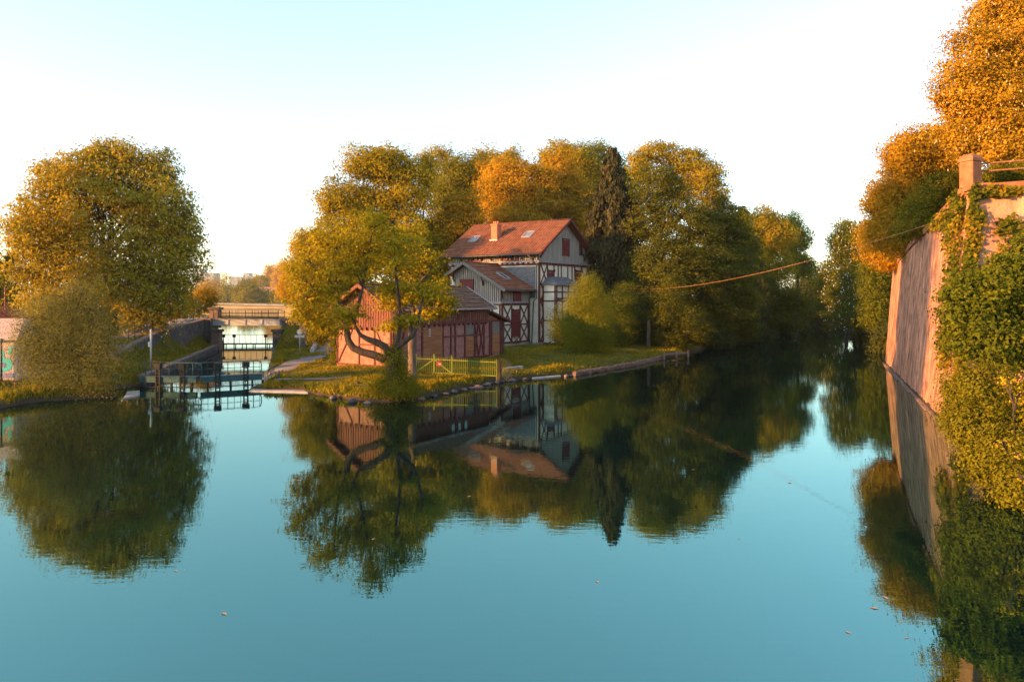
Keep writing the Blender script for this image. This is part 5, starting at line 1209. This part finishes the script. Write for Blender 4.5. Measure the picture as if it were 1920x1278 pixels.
# near right bank
T('near_bush', 'tall fresh green bush in front of the rampart at the right edge', (1850, .8), [
    (1888, 512, 48, 40, 0), (1850, 555, 60, 52, 0), (1905, 560, 70, 80, .4), (1815, 600, 46, 54, -.2), (1860, 640, 72, 50, -.4), (1925, 490, 36, 40, .6), (1900, 650, 60, 50, 0), (1975, 560, 60, 120, 1), (1800, 560, 32, 40, 0), (1935, 455, 22, 24, .8)],
    26.5, 26000, .21, M['green'], tr=.10, cat='bush', per=16, cr=.20, shell=.45, flat=.5, twigs=16, upn=.6)
T('creeper_bank', 'hanging tangle of reddish and green creepers on the near right bank', (1880, .2), [
    (1840, 730, 58, 50, 0), (1890, 760, 60, 60, -.3), (1830, 800, 46, 50, -.8), (1885, 850, 56, 60, -1.6), (1850, 860, 40, 40, -1.6), (1920, 920, 46, 50, -3), (1960, 800, 60, 120, -1), (1905, 900, 34, 50, -2.8), (1795, 760, 24, 50, .6)],
    24.4, 36000, .15, M['olive'], tr=.06, cat='bush', per=18, cr=.16, shell=.5, flat=.9, twigs=10, hang=.12)
T('yellow_sprig', 'bright yellow leafy sprigs sticking out of the near right bank', (1900, .6), [(1890, 715, 22, 9, 0), (1912, 740, 18, 14, 0), (1880, 830, 16, 7, -1.4), (1905, 852, 16, 6, -1.8), (1918, 900, 8, 5, -2.4)], 22.6, 150, .12, M['yellowleaf'], tr=.02, cat='plant', per=9, cr=.12, shell=.2, flat=.3, twigs=3)
T('purple_shrub', 'purple-brown shrub beside the hut at the left edge', (10, 1.0), [(5, 600, 34, 20, 0), (30, 610, 22, 22, 0), (-30, 595, 34, 22, 0), (45, 640, 14, 26, 0)], 52.5, 7000, .17, M['purple'], tr=.08, cat='shrub', per=18, cr=.35)
T('backdrop_tree', 'dark tree behind the hut at the left edge', (10,), [(10, 520, 34, 38, 0), (-20, 540, 40, 50, 0), (25, 560, 26, 26, 0), (-60, 520, 50, 60, 3)], 100, 12000, .42, M['olive'], tr=.3, per=18, cr=.6)
T('side_tree', 'amber tree behind the chestnut at the left end of the footbridge', (340,), [(350, 575, 26, 24, 0), (385, 560, 20, 22, 3), (325, 590, 24, 18, 0)], 104, 8000, .42, M['amber'], tr=.2, per=16, cr=.5)
# far trees behind the road bridge
FT = [(388, 545, 24, 24, 'amber', 'amber far tree below the half hidden apartment block'), (412, 542, 22, 30, 'gold', 'green-gold far tree left of the pale apartment block'), (432, 555, 14, 20, 'olive', 'small far tree at the foot of the pale apartment block'),
      (460, 550, 14, 26, 'olive', 'slim far tree in front of the pale apartment block'), (448, 566, 16, 14, 'green', 'low far shrub-like tree under the apartment windows'), (474, 556, 16, 24, 'olive', 'far tree between the apartment block and the long building'),
      (488, 528, 16, 12, 'gold', 'golden far treetop above the pink roof'), (508, 515, 9, 22, 'amber', 'thin pinkish far tree above the pink roof'), (527, 512, 12, 26, 'amber', 'slender round-topped far tree beside the grove'),
      (505, 558, 20, 16, 'olive', 'low far tree in front of the long pink-roofed building'), (532, 560, 16, 20, 'gold', 'golden far tree at the right end of the road bridge'), (375, 565, 18, 16, 'amber', 'low amber far tree by the left end of the road bridge'),
      (345, 545, 26, 30, 'olive', 'olive far tree showing through below the chestnut crown'), (300, 550, 34, 34, 'gold', 'golden far tree behind the chestnut trunk')]
for i, (px, py, rx, ry, mt, lb) in enumerate(FT):
    Y = (520 if py > 549 else 790) + (i*37 % 90); T('far_tree', lb, (px,), [(px, py, rx, ry, 0), (px-rx*.4, py+ry*.4, rx*.8, ry*.8, 1), (px+rx*.45, py+ry*.3, rx*.7, ry*.8, -1), (px, py+ry, rx*.9, ry*.7, 0)], Y, 4200, 2.2, M[mt], tr=1.0, per=12, cr=2.6, group='far trees beyond the road bridge', twigs=2)

T('canal_tree', 'low dark trees at the waterline behind the far end of the rampart', (1640, .5), [(1640, 600, 30, 30, 0), (1668, 590, 26, 44, 0), (1615, 605, 26, 22, 3), (1690, 560, 30, 60, 0)], 96, 12000, .36, M['dark'], tr=.25, per=20, cr=.5)
# unseen trees added on the left to shade the lower house and the rampart
for i, (x, y, h, lb) in enumerate(((-50.5, 58, 23.2, 'broad unseen tree behind the graffiti hut, added to shade the lower house'), (-52, 16.6, 37, 'tall unseen tree farthest from the hut, added to shade the rampart'), (-50, 21, 37, 'tall unseen tree beside the water, added to shade the rampart'))):
    s_ = y/F if y > 0 else 0
    root = thing('added_shadow_tree', lb, 'tree', (x, y, .4), 0, 'unseen trees added for their shade')
    r = 7.2 if i < 1 else 4.4
    me, P = crown_mesh('crown', [(x, y, h*.55, r, r, h*.32), (x-1, y+1, h*.8, r*.8, r*.8, h*.2), (x+1, y-1, h*.36, r*.9, r*.9, h*.24)], 42000 if i else 36000, .55, M['olive'], (x, y, .4), per=16, cr=.7); link('crown', me, root)
    m = MB(); m.tube([(0, 0, -1), (.2, 0, h*.4), (0, .2, h*.85)], [.55, .35, .08], 8); m.build('trunk', M['bark'], root)

# grass along the banks, one mesh of blades
def grass(name, label, x0, x1, y0, y1, n, hmax, seed):
    g = np.random.default_rng(seed); X = g.uniform(x0, x1, n); Y = g.uniform(y0, y1, n)
    d = sdist(pond, X, Y); ok = d > .15
    for px, py, w_ in [(-17.4, 49, 1.3), (-17.9, 53, 1.35), (-18, 58, 1.4), (-17.9, 62, 1.4), (-17.8, 66, 1.4), (-18.6, 73, 1.5), (-19.5, 80, 1.5), (-15.5, 50.2, .8), (-13.3, 50, .6)]: ok &= np.hypot((X-px), (Y-py)*.55) > w_
    A = np.array([tuple(SO.xy+GV*a+LV*b) for a, b in ((-.2,-.2), (14.4,-.2), (14.4,5.9), (-.2,5.9))]); ok &= sdist([tuple(p) for p in A], X, Y) > 0
    A = np.array([tuple(HO.xy+GV*a+LV*b) for a, b in ((-5.6,-.2), (11.6,-2), (11.6,12.5), (-5.6,12.5))]); ok &= sdist([tuple(p) for p in A], X, Y) > 0
    patch = np.sin(X*.9+Y*.4)*np.sin(Y*.8-X*.3)+.5*np.sin(X*2.3)*np.sin(Y*2.1); ok &= (g.random(n) < .55+.45*patch) | (d < 1.0)
    X, Y, d, patch = X[ok], Y[ok], d[ok], patch[ok]; Z = np.array([hz(a, b) for a, b in zip(X, Y)]); k = len(X)
    h = hmax*(.35+.65*g.random(k))*(.7+.5*np.clip(patch, -.6, 1)); h *= np.where(d < 1.3, 1.75, 1)
    a = g.random(k)*6.28; w_ = .03+.05*g.random(k); ln = g.normal(0, .35, (k, 2))*h[:, None]
    p = np.stack([X, Y, Z-.02], -1); sd_ = np.stack([np.cos(a)*w_, np.sin(a)*w_, 0*a], -1)
    V = np.stack([p-sd_, p+sd_, p+np.stack([ln[:, 0], ln[:, 1], h], -1)], 1).reshape(-1, 3)
    tag(link(name, np_mesh(name, V, np.arange(3*k).reshape(-1, 3), M['grassblade'], np.clip(.5+.3*patch+g.normal(0, .2, k), 0, 1))), label, 'grass', None, 'stuff')
grass('grass', 'short meadow grass on the tongue of land between lock and pond', -19, 4, 40, 62, 60000, .22, 3)
grass('grass', 'grass on the lawn below the house', -2, 20, 56, 84, 30000, .25, 4)
grass('grass', 'tall grass on the lock banks', -36, -16, 50, 88, 60000, .34, 5)
grass('grass', 'grass on the left bank below the path', -44, -23, 41, 54, 26000, .3, 6)

# undergrowth along the canal banks
for i, (px, py, rx, ry, Y, mt, lb) in enumerate((
    (1330, 632, 40, 24, 88, 'dark', 'dark bank shrub just right of the jetty'), (1385, 624, 40, 26, 103, 'dark', 'dark bank shrub under the spreading tree'),
    (1440, 612, 40, 22, 122, 'dark', 'dark bank shrub under the overhanging canal tree'), (1492, 605, 36, 20, 150, 'dark', 'dark bank shrub at the far end of the left canal bank'),
    (1548, 598, 44, 22, 196, 'dark', 'dark shrub closing off the canal in the distance'), (1600, 606, 34, 18, 140, 'dark', 'dark shrub at the foot of the flowering tree'),
    (1638, 622, 30, 26, 108, 'dark', 'dark shrub at the waterline left of the rampart end'), (1668, 640, 22, 40, 80, 'dark', 'dark shrub pressed against the far end of the rampart'))):
    T('bank_shrub', lb, (px, .2), [(px, py, rx, ry, 0), (px-rx*.6, py+ry*.35, rx*.6, ry*.7, 1), (px+rx*.6, py+ry*.35, rx*.6, ry*.7, -1)], Y, 4200, .40, M[mt], tr=.08, cat='shrub', per=16, cr=.5, shell=.3, twigs=2, group='dark shrubs along the canal banks')
for i, (px, lb) in enumerate(((400, 'low golden shrub seen under the left part of the road bridge'), (455, 'low golden shrub seen under the middle of the road bridge'), (510, 'low golden shrub seen under the road bridge by the grove'), (560, 'low golden shrub at the right end of the road bridge'))):
    T('far_shrub', lb, (px,), [(px, 592, 26, 9, 0), (px+20, 594, 20, 8, 2)], 205+i*4, 2600, .7, M['gold'], tr=.1, cat='shrub', per=14, cr=.7, twigs=1, group='low shrubs beyond the road bridge')
# drifting leaves
lf = MB(); lf.add([(-.10, 0, .004), (0, -.05, .012), (.11, 0, .004), (0, .05, .012)], [(0, 1, 2, 3)]); proto = lf.build('floating_leaf', M['floatleaf'])
tag(proto, 'tiny pale leaf drifting on the open water', 'leaf', 'leaves drifting on the pond')
for i, (px, py) in enumerate(((1196, 717), (310, 860), (1640, 1140), (1690, 1165), (1590, 1185), (1480, 905), (1010, 850), (330, 1070), (880, 930), (1230, 760), (1300, 880), (1660, 1120), (1700, 1195), (700, 1010), (420, 1150), (1385, 1010), (1120, 1090), (560, 900))):
    o = proto if i == 0 else proto.copy()
    if i: COL.objects.link(o)
    o.location = gr(px, py); o.rotation_euler = (0, 0, i*1.3); o.scale = (.45+.2*(i % 3),)*3

# ------------------------------------------------------------------ evening haze
hm = bpy.data.materials.new('haze'); hm.use_nodes = True; t_ = hm.node_tree
t_.nodes.remove(t_.nodes['Principled BSDF']); pv = t_.nodes.new('ShaderNodeVolumePrincipled')
pv.inputs['Color'].default_value = (.92, .95, .96, 1); pv.inputs['Density'].default_value = .00010; pv.inputs['Anisotropy'].default_value = .3
t_.links.new(pv.outputs[0], t_.nodes['Material Output'].inputs['Volume'])
m = MB(); m.box(-3100, -3100, -4, 3100, 3100, 75); tag(m.build('haze', hm), 'thin pale evening haze over the water and the far bank', 'haze', None, 'stuff')

for i, (px, py, rx, ry, Y, lb) in enumerate(((905, 292, 26, 26, 118, 'wispy half-bare treetop above the house chimney'), (962, 290, 22, 20, 119, 'wispy half-bare treetop left of the tall golden tree'), (1330, 322, 40, 30, 104, 'wispy drooping branch tips at the right shoulder of the grove'), (800, 300, 16, 22, 98, 'wispy branch tips at the right shoulder of the stepped tree'))):
    T('sparse_tree', lb, (px,), [(px, py, rx, ry, 0), (px-rx*.4, py+ry, rx*.8, ry, 0), (px+rx*.3, py+ry*1.5, rx*.8, ry, 1)], Y, 1500, .42, M['gold'], tr=.22, top=.95, per=5, cr=.5, shell=.15, twigs=30, bark='palebark', group='half-bare trees rising out of the grove', limb_r=.5)

# stones lying along the waterline
def stone(seed):
    r = random.Random(seed); bm_ = MB(); vs = []; n, k = 8, 4
    for i in range(k+1):
        th = math.pi*i/k
        for j in range(n):
            a = 2*math.pi*j/n; q_ = 1+r.uniform(-.22, .22); vs.append((math.sin(th)*math.cos(a)*q_, math.sin(th)*math.sin(a)*q_*.8, math.cos(th)*.55*q_))
    bm_.add(vs, [(i*n+j, (i+1)*n+j, (i+1)*n+(j+1) % n, i*n+(j+1) % n) for i in range(k) for j in range(n)], True)
    return bm_.build('bank_stone', M['darkstone'] if seed % 2 else M['brownstone'])
protos = [stone(i) for i in range(4)]
spots = [(884, 728), (892, 725), (899, 727), (908, 722), (915, 721), (922, 719), (931, 718), (938, 716), (870, 731), (852, 735), (836, 739), (815, 743), (960, 714), (985, 711), (1062, 706), (1070, 705), (790, 748), (660, 753), (690, 756), (625, 746)]
for i, (px, py) in enumerate(spots):
    o = protos[i] if i < 4 else protos[i % 4].copy()
    if i >= 4: COL.objects.link(o)
    tag(o, 'rough stone lying at the grassy waterline of the peninsula', 'stone', 'stones along the waterline')
    o.location = gr(px, py-1, .06); sc = .16+.13*((i*7) % 5)/4; o.scale = (sc*1.4, sc, sc); o.rotation_euler = (0, 0, i*1.9)
